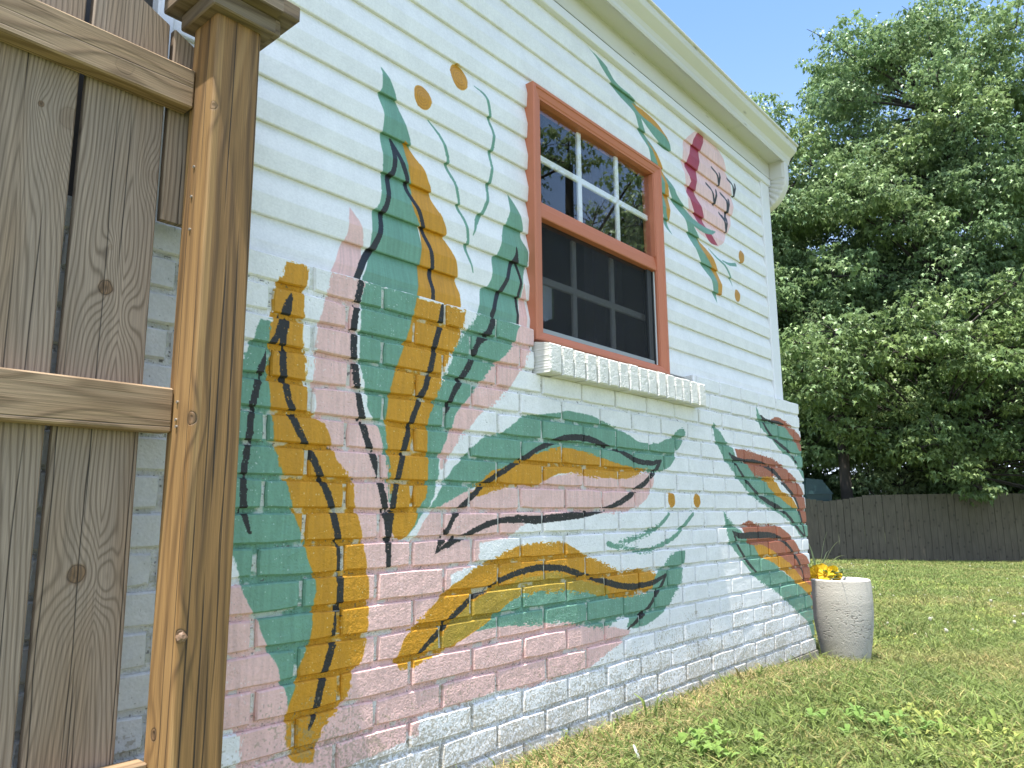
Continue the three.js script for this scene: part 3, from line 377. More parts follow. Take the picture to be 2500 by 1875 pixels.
// ---------- timber fence panel in front of the house ----------
// sawn pine: growth rings cut along the board, bent round the knots; metres in, [r,g,b] out
function timber(wm, hm, pw, ph, { seed = 1, knots = [], rings = 90, slope = 0.05, lean = 0, base, dark, grey = 0, greyCol = [0.20, 0.185, 0.17], cracks = 0, heartAndShade = null, splits = [] }) {
  const cr = rng(seed * 31), crack = Array.from({ length: cracks }, () => ({ x: cr() * wm, y: cr() * hm, l: hm * (0.12 + 0.25 * cr()), s: cr() * 99 }));
  const h = new Float32Array(pw * ph), tex = dataTex(pw, ph, (i, j) => {
    const x = (i / pw) * wm, y = (j / ph) * hm;
    let r = Math.abs(x - wm * (0.5 + lean) - 0.02 * (fbm(y * 2.2, seed, 2, seed) - 0.5)) * 0.55 + slope * (y + 0.25 * fbm(y * 1.5, 3.3, 2, seed + 3)) + 0.012 * fbm(x * 26, y * 3, 3, seed + 1), k0 = 0, hole = 0;
    for (const [kx, ky, kr, deep = 1] of knots) { const dx = (x - kx) / kr, dy = (y - ky) / (kr * 2.1), q = dx * dx + dy * dy; r += 0.03 * (kr / 0.02) * Math.exp(-q / 5.5); const e = Math.hypot(x - kx, (y - ky) * 0.9) / kr * (1 + 0.18 * (vnoise(x * 130, y * 130, seed) - 0.5)); if (e < 1.25) { k0 = Math.max(k0, sst(1.25, 0.7, e) * Math.min(1, deep * 1.3)); hole = Math.max(hole, deep * Math.max(sst(0.10, 0, Math.abs(e - 0.86)), sst(0.55, 0.2, e) * vnoise(x * 190, y * 190, 4) * 0.9)); } }
    const ph1 = r * rings * 6.283, s = 0.5 + 0.5 * Math.sin(ph1), late = Math.pow(s, 3.2);
    const fib = vnoise(x * 900, y * 12, seed + 6) * 0.6 + vnoise(x * 2100, y * 30, seed + 7) * 0.4, w = fbm(x * 16, y * 3, 3, seed + 12);
    let g = clamp(grey * (0.35 + 1.3 * w)), c = [0, 1, 2].map((n) => mix(mix(base[n], greyCol[n], g), dark[n] * (1 - 0.25 * g), (0.42 + 0.3 * w) * late));
    if (heartAndShade) { const q = heartAndShade(x, y) ; if (q > 0) c = c.map((v, n) => mix(v, [0.235, 0.122, 0.038][n] * (1 - 0.5 * late), q)); }
    let k = 0.86 + 0.34 * (fib - 0.5) * 1.6 + 0.42 * (w - 0.5) + 0.16 * (fbm(x * 5, y * 0.9, 2, seed + 15) - 0.5);
    if (k0) { const q = 0.5 + 0.5 * Math.sin(ph1 * 1.7); c = c.map((v, n) => mix(v, [0.15, 0.085, 0.04][n] * (0.6 + 0.8 * q), k0 * 0.85)); }
    let ck = 0; for (const f of crack) if (Math.abs(y - f.y) < f.l) { const cx = f.x + 0.006 * (fbm(y * 6, f.s, 2, 9) - 0.5) + lean * 0; ck = Math.max(ck, sst(0.0011, 0.0003, Math.abs(x - cx)) * sst(f.l, f.l * 0.6, Math.abs(y - f.y))); }
    for (const [fx, y0, y1, fw] of splits) if (y > y0 && y < y1) { const cx = fx + 0.007 * (fbm(y * 4, fx * 90, 2, 19) - 0.5), e = Math.min(y - y0, y1 - y) * 14; ck = Math.max(ck, sst(fw, fw * 0.35, Math.abs(x - cx)) * clamp(e)); }
    k *= 1 - 0.85 * Math.max(ck, hole * 0.75);
    h[j * pw + i] = 0.55 - 0.28 * (1 - late) * 0.6 + 0.14 * (fib - 0.5) - 0.8 * ck - 0.5 * hole;
    return c.map((v) => v * k);
  });
  const bump = dataTex(pw, ph, (i, j) => { const v = clamp(h[j * pw + i]); return [v, v, v]; }, false);
  return { tex, bump };
}
function woodMat(opt, wm, hm, pw, ph, x0, y0, rough = 0.78, bs = 0.0016) { const { tex, bump } = timber(wm, hm, pw, ph, opt); place(tex, x0, y0, wm, hm); place(bump, x0, y0, wm, hm); return std(0xffffff, rough, { map: tex, bumpMap: bump, bumpScale: bs }); }
const tan = [0.42, 0.235, 0.078], tanD = [0.15, 0.075, 0.027], palm = [0.38, 0.24, 0.13], palmD = [0.125, 0.082, 0.050];
const fence = thing('wooden_fence', 'weathered timber fence panel with capped post standing against the house', 'fence');
const FZ = 0.066;
const picketTop = (x) => 1.603 - 0.47 * (x - 0.56);
function picket(name, x0, x1, y0, m, uvFlip, z1 = FZ, topAt = picketTop) {
  const b = new MB(), z0 = z1 - 0.016, e = 0.0025, yl = topAt(x0), yr = topAt(x1), V = (x, y, z) => [x, y, z];
  b.quad(V(x0 + e, y0, z1), V(x1 - e, y0, z1), V(x1 - e, yr, z1), V(x0 + e, yl, z1)); b.quad(V(x1, y0, z0), V(x0, y0, z0), V(x0, yl, z0), V(x1, yr, z0));
  b.quad(V(x1 - e, y0, z1), V(x1, y0, z1 - e), V(x1, yr, z1 - e), V(x1 - e, yr, z1)); b.quad(V(x0, y0, z1 - e), V(x0 + e, y0, z1), V(x0 + e, yl, z1), V(x0, yl, z1 - e));
  b.quad(V(x1, y0, z1 - e), V(x1, y0, z0), V(x1, yr, z0), V(x1, yr, z1 - e)); b.quad(V(x0, y0, z0), V(x0, y0, z1 - e), V(x0, yl, z1 - e), V(x0, yl, z0));
  b.quad(V(x0, yl, z1 - e), V(x0 + e, yl, z1), V(x1, yr, z0), V(x0, yl, z0)); b.tri(V(x0 + e, yl, z1), V(x1 - e, yr, z1), V(x1, yr, z0)); b.quad(V(x0, y0, z0), V(x1, y0, z0), V(x1 - e, y0, z1), V(x0 + e, y0, z1));
  return part(fence, name, b.geo(), m);
}
const greyPal = { base: palm, dark: palmD, grey: 0.95, greyCol: [0.295, 0.228, 0.172] };
picket('picket', 0.130, 0.266, 0.05, woodMat({ ...greyPal, seed: 6, rings: 210, slope: 0.03, knots: [] }, 0.14, 1.9, 128, 1024, 0.13, 0));
picket('picket', 0.278, 0.415, 0.05, woodMat({ ...greyPal, seed: 4, rings: 235, slope: 0.032, lean: -0.05, knots: [[0.129, 1.352, 0.019, 0.25], [0.085, 1.36, 0.005, 1], [0.03, 0.75, 0.012, 0.3]], cracks: 3, splits: [[0.10, 0.85, 1.2, 0.0010], [0.06, 1.35, 1.7, 0.0012]] }, 0.14, 1.9, 256, 2048, 0.278, 0));
picket('picket', 0.4265, 0.558, 0.05, woodMat({ ...greyPal, seed: 9, rings: 250, slope: 0.03, lean: 0.08, knots: [[0.058, 1.079, 0.0125, 1], [0.052, 0.612, 0.0145, 0.9], [0.098, 1.035, 0.009, 0], [0.095, 0.60, 0.010, 0], [0.06, 1.15, 0.005, 0.2], [0.118, 1.30, 0.010, 0.1]], cracks: 4, splits: [[0.075, 1.1, 1.42, 0.0011], [0.056, 0.68, 0.98, 0.0010], [0.06, 0.08, 0.50, 0.0013]] }, 0.14, 1.9, 256, 2048, 0.4265, 0));
const shortMat = woodMat({ ...greyPal, seed: 14, rings: 220, slope: 0.02, grey: 0.7, knots: [], cracks: 2 }, 0.14, 0.6, 128, 512, 0.567, 1.1);
picket('picket', 0.5665, 0.640, 1.226, shortMat).userData.label = 'picket cut off short above the brickwork';
part(fence, 'batten', new MB().box(0.6035, 1.205, 0.067, 0.640, 1.44, 0.079, { bev: 0.0015 }).geo(), shortMat);
const railMat = woodMat({ base: [0.40, 0.25, 0.12], dark: [0.15, 0.088, 0.04], grey: 0.5, greyCol: [0.28, 0.21, 0.145], seed: 21, rings: 60, slope: 0.03, lean: 0.2, knots: [[0.035, 0.97, 0.016, 0.2], [0.05, 0.56, 0.013, 0.8], [0.03, 1.10, 0.01, 0.4]], cracks: 3 }, 0.10, 1.4, 160, 1400, 1.43, -0.5);
const rail = (y0, y1, z1, dv) => { const b = new MB().box(-0.35, y0, z1 - 0.037, 0.594, y1, z1, { bev: 0.003, along: 'x' }); for (let i = 0; i < b.uv.length; i += 2) b.uv[i] += dv - y0; return part(fence, 'rail', b.geo(), railMat); };
rail(1.437, 1.513, 0.1035, 1.44); rail(0.841, 0.9175, 0.105, 1.47); rail(0.238, 0.318, 0.1035, 1.455);
// post: 4x4 with softened arrises, its own grain on each face
const PX0 = 0.5955, PX1 = 0.684, PZ0 = 0.0815, PZ1 = 0.170;
{
  const m = woodMat({ base: tan, dark: tanD, grey: 0.3, greyCol: [0.23, 0.15, 0.08], seed: 33, rings: 62, slope: 0.022, lean: -0.1, knots: [[0.088, 0.86, 0.011, 0.9], [0.094, 0.515, 0.010, 1], [0.035, 0.36, 0.010, 1], [0.092, 1.42, 0.008, 0.5], [0.30, 0.9, 0.012, 1]], cracks: 14, splits: [[0.126, 1.22, 1.62, 0.0012], [0.134, 0.70, 1.18, 0.0018], [0.118, 0.66, 0.98, 0.0012], [0.128, 0.05, 0.62, 0.0017], [0.142, 0.1, 0.5, 0.0011], [0.105, 0.3, 0.75, 0.0012], [0.030, 0.9, 1.3, 0.0010], [0.055, 0.1, 0.55, 0.0010]], heartAndShade: (x, y) => 0.85 * sst(0.45, 0.62, fbm(x * 34 + 2 * Math.sin(y * 2.1), y * 1.3, 3, 35) + (x > 0.104 && x < 0.19 ? 0.27 : -0.12)) }, 0.356, 1.75, 768, 2048, 0, 0, 0.7, 0.0022);  // heartwood streaks, deepened on the right face to paint in its shade
  const b = new MB(), ring = [], r = 0.006, cs = [[PX0, PZ0, Math.PI], [PX0, PZ1, Math.PI / 2], [PX1, PZ1, 0], [PX1, PZ0, -Math.PI / 2]];
  cs.forEach(([x, z, a0]) => { for (let k = 0; k <= 3; k++) { const a = a0 + Math.PI / 2 - (k / 3) * Math.PI / 2 - Math.PI / 2 + (a0 === a0 ? 0 : 0), sx = x === PX0 ? 1 : -1, sz = z === PZ0 ? 1 : -1; const t = (k / 3) * Math.PI / 2; let dx, dz; if (sx > 0 && sz > 0) { dx = -Math.sin(t); dz = -Math.cos(t); } else if (sx > 0) { dx = -Math.cos(t); dz = Math.sin(t); } else if (sz < 0) { dx = Math.sin(t); dz = Math.cos(t); } else { dx = Math.cos(t); dz = -Math.sin(t); } ring.push([x + sx * r + dx * r, z + sz * r + dz * r]); } });
  let u = 0; const us = ring.map((p, i) => { if (i) u += Math.hypot(p[0] - ring[i - 1][0], p[1] - ring[i - 1][1]); return u; });
  const M = 40, at = (i, j) => { const y = mix(-0.02, 1.606, j / M), p = ring[i % ring.length], w = 0.0012 * (fbm(us[i % ring.length] * 40, y * 3, 2, 5) - 0.5) * 2, cx = (PX0 + PX1) / 2, cz = (PZ0 + PZ1) / 2; const wane = p[0] < cx && p[1] > cz - 0.02 ? 0 : 0; return [cx + (p[0] - cx) * (1 + w * 8), y, cz + (p[1] - cz) * (1 + w * 8)]; };
  for (let i = 0; i < ring.length; i++) for (let j = 0; j < M; j++) { const n = i + 1, U0 = us[i], U1 = i === ring.length - 1 ? 0.345 : us[n], A = at(i, j), B = at(n, j), D = at(i, j + 1), E = at(n, j + 1); b.quad(A, B, E, D, [U0, A[1]], [U1, B[1]], [U1, E[1]], [U0, D[1]]); }
  b.quad([PX0, 1.606, PZ0], [PX0, 1.606, PZ1], [PX1, 1.606, PZ1], [PX1, 1.606, PZ0]);
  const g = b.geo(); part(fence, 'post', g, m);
  // the knot that stands out of the post
  const kg = new THREE.IcosahedronGeometry(0.0085, 2), kp = kg.attributes.position; for (let i = 0; i < kp.count; i++) { const s = 1 + 0.5 * (vnoise(kp.getX(i) * 300 + 9, kp.getY(i) * 300 + kp.getZ(i) * 200, 8) - 0.5); kp.setXYZ(i, kp.getX(i) * s, kp.getY(i) * s * 1.15, kp.getZ(i) * s * 0.75); } kg.computeVertexNormals(); kg.translate(0.6035, 0.512, 0.1685);
  part(fence, 'knot', kg, std(C(0.17, 0.10, 0.055), 0.6));
  for (const [y, z] of [[1.318, 0.12], [1.262, 0.118], [1.20, 0.12], [0.892, 0.118], [0.862, 0.117], [0.85, 0.120]]) { const n = new THREE.CylinderGeometry(0.0026, 0.0026, 0.004, 10); n.rotateZ(Math.PI / 2); n.translate(PX0 - 0.0005, y, z - 0.0); part(fence, 'nail', n, new THREE.MeshStandardMaterial({ color: C(0.5, 0.48, 0.45), roughness: 0.4, metalness: 0.8 })); }
  const capMat = woodMat({ base: [0.26, 0.165, 0.085], dark: [0.08, 0.05, 0.028], grey: 0.5, greyCol: [0.17, 0.15, 0.12], seed: 44, rings: 70, slope: 0.06, lean: 0.3, knots: [], cracks: 3 }, 0.3, 0.4, 384, 512, 0.5, 1.5, 0.85, 0.002);
  const cap = node(fence, 'post_cap');
  const pl = (n, x0, y0, z0, x1, y1, z1) => { const q = new MB().box(x0, y0, z0, x1, y1, z1, { bev: 0.0025, along: 'x' }); for (let i = 0; i < q.uv.length; i += 2) { const t = q.uv[i]; q.uv[i] = q.uv[i + 1] * 0.35 + 0.4 + t * 1e-3; q.uv[i] = 0.5 + (t - 1.55) * 0.9 + 0.1; } return part(cap, n, q.geo(), capMat); };
  pl('trim_plate', 0.577, 1.602, 0.0655, 0.7115, 1.636, 0.1905); pl('cap_plate', 0.553, 1.6362, 0.042, 0.737, 1.668, 0.2155);
  const t = new MB(), Y = 1.6682, ap = [0.645, 1.705, 0.129], q = [[0.556, Y, 0.045], [0.556, Y, 0.2125], [0.734, Y, 0.2125], [0.734, Y, 0.045]]; for (let i = 0; i < 4; i++) t.tri(q[i], q[(i + 1) % 4], ap); part(cap, 'cap_top', t.geo(), capMat);
}
// ---------- lawn ----------
const ground = (x, z) => 0.042 - 0.088 * clamp(x - 3.0, 0, 1.1) - 0.025 * clamp(x - 4.1, 0, 22) + (x > 4.4 ? 0.05 * (fbm(x * 0.5, z * 0.5, 3, 60) - 0.5) * sst(4.4, 7, x) : 0);
const lawnTex = dataTex(512, 512, (i, j) => { const a = fbm(i / 60, j / 60, 4, 91), b = vnoise(i / 2, j / 2, 92), c = fbm(i / 14, j / 14, 3, 93); const k = 0.55 + 0.9 * b * c; const d = sst(0.5, 0.7, a); return [mix(0.11, 0.17, d) * k * 1.3, mix(0.14, 0.17, d) * k * 1.3, mix(0.045, 0.08, d) * k * 1.3]; });
lawnTex.repeat.set(1 / 2.3, 1 / 2.3);
{
  const g = new THREE.PlaneGeometry(1, 1, 220, 160), p = g.attributes.position, uv = g.attributes.uv;
  for (let i = 0; i < p.count; i++) { const s = p.getX(i) + 0.5, t = p.getY(i) + 0.5, x = -14 + 150 * Math.pow(s, 2.1), q = t - 0.5, z = Math.sign(q) * Math.pow(Math.abs(q) * 2, 2.2) * 75; p.setXYZ(i, x, ground(x, z), z); uv.setXY(i, x, z); }
  const ix = g.index.array; for (let i = 0; i < ix.length; i += 3) { const t = ix[i]; ix[i] = ix[i + 1]; ix[i + 1] = t; }
  g.computeVertexNormals(); const m = new THREE.Mesh(g, std(0xffffff, 1, { map: lawnTex })); m.name = 'lawn'; m.receiveShadow = true; m.userData = { kind: 'structure', label: 'sunlit mown lawn sloping away from the house', category: 'lawn' }; scene.add(m);
}
// blades, straw and weeds grow in tufts
const gr = rng(77), dummy = new THREE.Object3D();
function blades(n, h, w, spread, seed, bend = 0.5) {
  const r = rng(seed), P = [];
  for (let i = 0; i < n; i++) { const a = r() * 6.283, R = spread * Math.sqrt(r()), x = R * Math.cos(a), z = R * Math.sin(a), H = h * (0.5 + 0.7 * r()), b = r() * 6.283, lx = Math.cos(b) * H * bend * (0.3 + r()), lz = Math.sin(b) * H * bend * (0.3 + r()), f = r() * 6.283, wx = Math.cos(f) * w, wz = Math.sin(f) * w, t = 0.55;
    const A = [x - wx, 0, z - wz], B = [x + wx, 0, z + wz], Cc = [x + lx * 0.35 + wx * 0.8, H * t, z + lz * 0.35 + wz * 0.8], D = [x + lx * 0.35 - wx * 0.8, H * t, z + lz * 0.35 - wz * 0.8], E = [x + lx, H * (1 - 0.25 * bend), z + lz];
    P.push(...A, ...B, ...Cc, ...A, ...Cc, ...D, ...D, ...Cc, ...E); }
  const g = new THREE.BufferGeometry(); g.setAttribute('position', new THREE.Float32BufferAttribute(P, 3)); g.computeVertexNormals(); return g;
}
function leafPlant(n, len, wid, seed, lift = 0.5) { // a rosette of pointed leaves
  const r = rng(seed), P = [];
  for (let i = 0; i < n; i++) { const a = (i / n) * 6.283 + r(), L = len * (0.55 + 0.6 * r()), e = lift * (0.3 + r()), c = Math.cos(a), s = Math.sin(a), W = wid * (0.7 + 0.5 * r()); const pt = (u, v) => { const y = 0.012 + Math.sin(u * 2.2) * L * e + Math.abs(v) * 0.25 * L * 0.3; return [c * u * L - s * v * W, y, s * u * L + c * v * W]; };
    const q = [[0, 0], [0.35, 0.8], [0.6, 0.75], [1, 0]], m = [[0, 0], [0.35, 0], [0.6, 0], [1, 0]];
    for (const sg of [1, -1]) for (let k = 0; k < 3; k++) { const A = pt(m[k][0], 0), B = pt(m[k + 1][0], 0), D = pt(q[k][0], sg * q[k][1]), E = pt(q[k + 1][0], sg * q[k + 1][1]); if (k) P.push(...A, ...B, ...D); P.push(...B, ...E, ...(k ? D : A)); } }
  const g = new THREE.BufferGeometry(); g.setAttribute('position', new THREE.Float32BufferAttribute(P, 3)); g.computeVertexNormals(); return g;
}
const bladeMat = new THREE.MeshPhysicalMaterial({ color: 0xffffff, roughness: 1, transmission: 0.35, thickness: 0, side: THREE.DoubleSide, specularIntensity: 0.4 });
const fwd = new THREE.Vector2(Math.cos(AZ), -Math.sin(AZ)), rgt = new THREE.Vector2(Math.sin(AZ), Math.cos(AZ));
const inHouse = (x, z) => x > -2 && x < 3.9 && z < 0.012;
const inPot = (x, z) => Math.hypot(x - 4.1, z - 0.068) < 0.11;
function scatter(name, label, category, geos, count, dMin, dMax, power, spread, colour, accept, scale) {
  const list = geos.map(() => []), col = geos.map(() => []), q = new THREE.Color();
  let tries = 0, made = 0;
  while (made < count && tries++ < count * 12) {
    const d = dMin + (dMax - dMin) * Math.pow(gr(), power), s = (gr() * 2 - 1) * spread * (d + 0.6) + 0.05 * d, x = fwd.x * d + rgt.x * s, z = CAM.z + fwd.y * d + rgt.y * s;
    if (inHouse(x, z) || inPot(x, z) || (accept && gr() > accept(x, z, d))) continue;
    const n = Math.floor(gr() * geos.length), sc = scale(x, z, d);
    dummy.position.set(x, ground(x, z) - 0.003, z); dummy.rotation.set((gr() - 0.5) * 0.3, gr() * 6.283, (gr() - 0.5) * 0.3); dummy.scale.set(sc, sc * (0.75 + 0.5 * gr()), sc); dummy.updateMatrix();
    list[n].push(dummy.matrix.clone()); colour(q, x, z, d); col[n].push(q.clone()); made++;
  }
  const grp = new THREE.Group(); grp.name = name; scene.add(grp); tag(grp, label, category, null, 'stuff');
  geos.forEach((g, n) => { const im = new THREE.InstancedMesh(g, bladeMat, Math.max(1, list[n].length)); im.name = 'blades'; im.userData.kind = 'stuff'; list[n].forEach((m, i) => { im.setMatrixAt(i, m); im.setColorAt(i, col[n][i]); }); im.castShadow = im.receiveShadow = true; grp.add(im); });
}
const patch = (x, z) => fbm(x * 0.9, z * 0.9, 3, 51), dryNear = (x, z) => clamp(1 - (z - 0.0) / 0.32) * (x < 2.7 ? 1 : x < 3.95 ? 0.7 : 0) * (0.35 + 1.1 * fbm(x * 2.2, z * 4, 2, 52));
const green = (q, x, z) => { const p = patch(x, z), k = 0.60 + 0.72 * gr(), d = sst(0.50, 0.80, p) * 0.45 + (gr() < 0.16 ? 0.75 : 0), k2 = 0; q.setRGB(mix(0.185, 0.37, d) * k, mix(0.243, 0.315, d) * k, mix(0.065, 0.125, d) * k); };
const near = [blades(8, 0.052, 0.0026, 0.032, 1, 0.8), blades(8, 0.064, 0.003, 0.034, 2, 1.1), blades(7, 0.045, 0.0038, 0.034, 3, 1.4)];
const farT = [blades(12, 0.045, 0.0042, 0.075, 4, 0.9), blades(12, 0.04, 0.005, 0.085, 5, 1.2)];
scatter('grass', 'green mown grass in the foreground beside the painted wall', 'grass', near, 52000, 1.5, 8.5, 1.15, 0.72, green, (x, z) => 1 - 0.75 * dryNear(x, z), (x, z) => (z < 0.07 && gr() < 0.12 ? 1.3 : 0.7) + 0.6 * gr());
scatter('far_grass', 'pale green grass of the lawn running back to the fence', 'grass', farT, 62000, 7.5, 19.5, 0.85, 0.62, green, null, (x, z, d) => (0.8 + 0.6 * gr()) * (0.75 + 0.03 * d));
scatter('dry_grass', 'straw coloured dead grass along the foot of the wall', 'dry grass', [blades(8, 0.05, 0.0013, 0.03, 11, 1.6), blades(6, 0.075, 0.0014, 0.04, 12, 2.2)], 9500, 1.4, 5.2, 0.9, 0.72, (q) => { const k = 0.7 + 0.6 * gr(); q.setRGB(0.52 * k, 0.41 * k, 0.20 * k); }, (x, z) => dryNear(x, z) * 1.3 + 0.012, () => 0.6 + 0.6 * gr());
const weedG = [leafPlant(7, 0.045, 0.011, 21, 0.5), leafPlant(6, 0.035, 0.013, 22, 0.7), leafPlant(9, 0.05, 0.008, 23, 0.6), leafPlant(5, 0.03, 0.014, 24, 0.3)];
scatter('broadleaf_weeds', 'small broad leaved weeds mixed through the grass', 'weeds', weedG, 11000, 1.6, 11, 1.3, 0.72, (q) => { const k = 0.75 + 0.6 * gr(), y = gr(); q.setRGB(mix(0.17, 0.31, y) * k, mix(0.245, 0.33, y) * k, mix(0.055, 0.09, y) * k); }, (x, z) => (dryNear(x, z) > 0.5 ? 0.08 : 1) * sst(0.36, 0.62, fbm(x * 1.4 + 9, z * 1.4, 3, 53)), () => 0.55 + 0.55 * gr());
scatter('clover_flowers', 'white clover heads and dry stalks scattered on the lawn', 'clover flowers', [new THREE.IcosahedronGeometry(0.011, 0).translate(0, 0.045, 0), blades(3, 0.06, 0.003, 0.03, 31, 1.5)], 900, 4.5, 17, 0.8, 0.6, (q) => q.setRGB(0.55, 0.53, 0.42), (x, z) => sst(0.5, 0.62, fbm(x * 0.8 + 4, z * 0.8, 2, 54)), () => 0.6 + 0.6 * gr());

// bigger weeds that stand out of the grass
function weed(label, x, z, n, s, seed, color) { const t = thing('weed_plant', label, 'weed', [x, ground(x, z), z]); const r = rng(seed), gs = []; for (let i = 0; i < n; i++) { const g = leafPlant(6, 0.034, 0.0095, seed * 10 + i, 0.7), a = r() * 6.283, R = s * Math.sqrt(r()); g.rotateX((r() - 0.5) * 0.6); g.translate(Math.cos(a) * R, 0.016 + 0.022 * r(), Math.sin(a) * R); gs.push(g); } const m = bladeMat.clone(); m.color = color; part(t, 'leaves', mergeGeometries(gs), m); }
weed('broad leafy weed in the foreground grass, nearest the wall and the bottom edge', 2.03, 0.40, 18, 0.13, 3, C(0.20, 0.31, 0.07));
weed('leafy weed clump in the grass at the bottom of the picture, below the planter', 2.50, 0.62, 18, 0.17, 5, C(0.18, 0.29, 0.07));
weed('flat bright green weed patch on the lawn to the right of the planter', 5.1, 1.32, 36, 0.28, 7, C(0.19, 0.33, 0.065));
{ // a white splinter lying in the grass
  const o = thing('wood_splinter', 'white painted splinter of wood sticking up in the grass by the wall', 'splinter', [1.822, ground(1.822, 0.253), 0.253], 0.35), s = new THREE.Shape([[-0.006, -0.01], [0.004, -0.012], [0.010, 0.02], [0.0085, 0.043], [0.003, 0.058], [0.000, 0.060], [-0.003, 0.045], [-0.003, 0.02], [-0.016, 0.003]].map((p) => new THREE.Vector2(...p)));
  const g = new THREE.ExtrudeGeometry(s, { depth: 0.003, bevelEnabled: true, bevelSize: 0.0008, bevelThickness: 0.0008, bevelSegments: 1 }); g.rotateX(-0.35); part(o, 'splinter', g, std(C(0.78, 0.76, 0.70), 0.7));
}
// ---------- planter and its plants ----------
{
  const PX = 4.1, PZ = 0.068, py = ground(PX, PZ) - 0.008, H = 0.425, pot = thing('planter_pot', 'tall pitted pale stone planter pot standing at the corner of the house', 'planter', [PX, py, PZ]);
  const po = dataTex(1024, 512, (i, j) => { const w = i / 1024, T = (f, s) => { const a = (i / 1024) * f; return mix(vnoise(a, j / 3.2, s), vnoise(a - f, j / 3.2, s), sst(0.9, 1, w)); }; const band = fbm(2.2 + i / 500, j / 26, 3, 5), p = T(95, 1) > 0.92 - 0.16 * sst(0.45, 0.7, fbm(i / 90, j / 40, 2, 6)) && vnoise(i / 20, j / 12, 8) > 0.35; const k = (0.88 + 0.3 * (band - 0.5) + 0.10 * (vnoise(i / 2, j / 2, 2) - 0.5)) * (p ? 0.6 : 1); return [0.50 * k, 0.465 * k, 0.405 * k]; });
  const pb = dataTex(1024, 512, (i, j) => { const T = vnoise((i / 1024) * 95, j / 3.2, 1) > 0.90 - 0.18 * sst(0.45, 0.7, fbm(i / 90, j / 40, 2, 6)) && vnoise(i / 20, j / 12, 8) > 0.3; const v = T ? 0.15 : 0.6 + 0.3 * (vnoise(i / 3, j / 3, 9) - 0.5); return [v, v, v]; }, false);
  const pm = std(0xffffff, 0.85, { map: po, bumpMap: pb, bumpScale: 0.004 });
  const V = (r, y) => new THREE.Vector2(r, y), body = new THREE.LatheGeometry([V(0.0, 0.0), V(0.097, 0), V(0.104, 0.004), V(0.113, 0.05), V(0.126, 0.12), V(0.136, 0.19), V(0.1425, 0.26), V(0.1445, 0.32), V(0.1435, 0.37), V(0.1415, H - 0.012), V(0.1395, H - 0.004)], 72); part(pot, 'body', body, pm);
  part(pot, 'rim', new THREE.LatheGeometry([V(0.1395, H - 0.004), V(0.1365, H), V(0.126, H + 0.001), V(0.1215, H - 0.003), V(0.1195, H - 0.02), V(0.119, H - 0.06)], 72), std(C(0.62, 0.60, 0.56), 0.7));
  const sg = new THREE.CircleGeometry(0.120, 40); sg.rotateX(-Math.PI / 2); sg.translate(0, H - 0.035, 0); part(pot, 'soil', sg, std(C(0.05, 0.036, 0.026), 1));
  // pansies
  const fl = thing('yellow_flowers', 'bunch of yellow pansies growing in the planter beside the wall', 'flowers', [PX, py + H - 0.035, PZ]), r = rng(5), yel = new THREE.MeshPhysicalMaterial({ color: C(0.85, 0.56, 0.012), roughness: 1, transmission: 0.3, thickness: 0, side: THREE.DoubleSide }), eye = std(C(0.42, 0.20, 0.01), 0.8);
  const FS = 1.75, petal = () => { const P = [], n = 8, out = []; for (let k = 0; k <= n; k++) { const a = -1.15 + (2.3 * k) / n, R = 0.016 * (0.9 + 0.1 * Math.cos(a * 2.5)) * (1 + 0.12 * (r() - 0.5)); out.push([Math.sin(a) * R, 0.009 + Math.cos(a) * R * 0.8, 0.004 + 0.003 * (r() - 0.5) * 2 + 0.004 * Math.cos(a * 3)]); } for (let k = 0; k < n; k++) P.push(0, 0, 0, ...out[k + 1], ...out[k]); const g = new THREE.BufferGeometry(); g.setAttribute('position', new THREE.Float32BufferAttribute(P, 3)); g.computeVertexNormals(); return g; };
  const spots = [[-0.02, -0.115, 0.05], [-0.045, -0.095, 0.058], [-0.01, -0.088, 0.068], [-0.05, -0.068, 0.066], [0.0, -0.05, 0.058], [-0.04, -0.045, 0.055], [-0.02, -0.02, 0.054], [0.02, -0.07, 0.055], [0.03, -0.045, 0.052], [-0.06, -0.09, 0.045], [-0.065, -0.05, 0.048]];
  for (const [x, z, y] of spots) { const f = node(fl, 'flower'), gs = []; for (let k = 0; k < 5; k++) { const g = petal(); g.rotateZ((k / 5) * 6.283 + r()); g.rotateX(0.15 * (r() - 0.5)); gs.push(g); } part(f, 'petals', mergeGeometries(gs), yel); const c = new THREE.IcosahedronGeometry(0.0028, 1); c.translate(0, 0, 0.004); part(f, 'flower_eye', c, eye); f.position.set(x, y + 0.004 + 0.006 * r(), z - 0.002); f.scale.setScalar(FS * (0.85 + 0.3 * r())); f.rotation.set(-0.5 + 0.7 * (r() - 0.5), -1.25 + 1.2 * (r() - 0.5), 0); }
  const lg = []; for (let k = 0; k < 8; k++) { const g = leafPlant(5, 0.040, 0.013, 300 + k, 0.9); g.translate(-0.015 + 0.09 * (r() - 0.5), 0.012 + 0.03 * r(), -0.05 + 0.10 * (r() - 0.5)); lg.push(g); } const lm = bladeMat.clone(); lm.color = C(0.06, 0.12, 0.03); part(fl, 'leaves', mergeGeometries(lg), lm);
  // spiky grass plant
  const sp = thing('spike_plant', 'thin arching green spike plant rising from the planter', 'plant', [PX, py + H - 0.035, PZ - 0.108]);
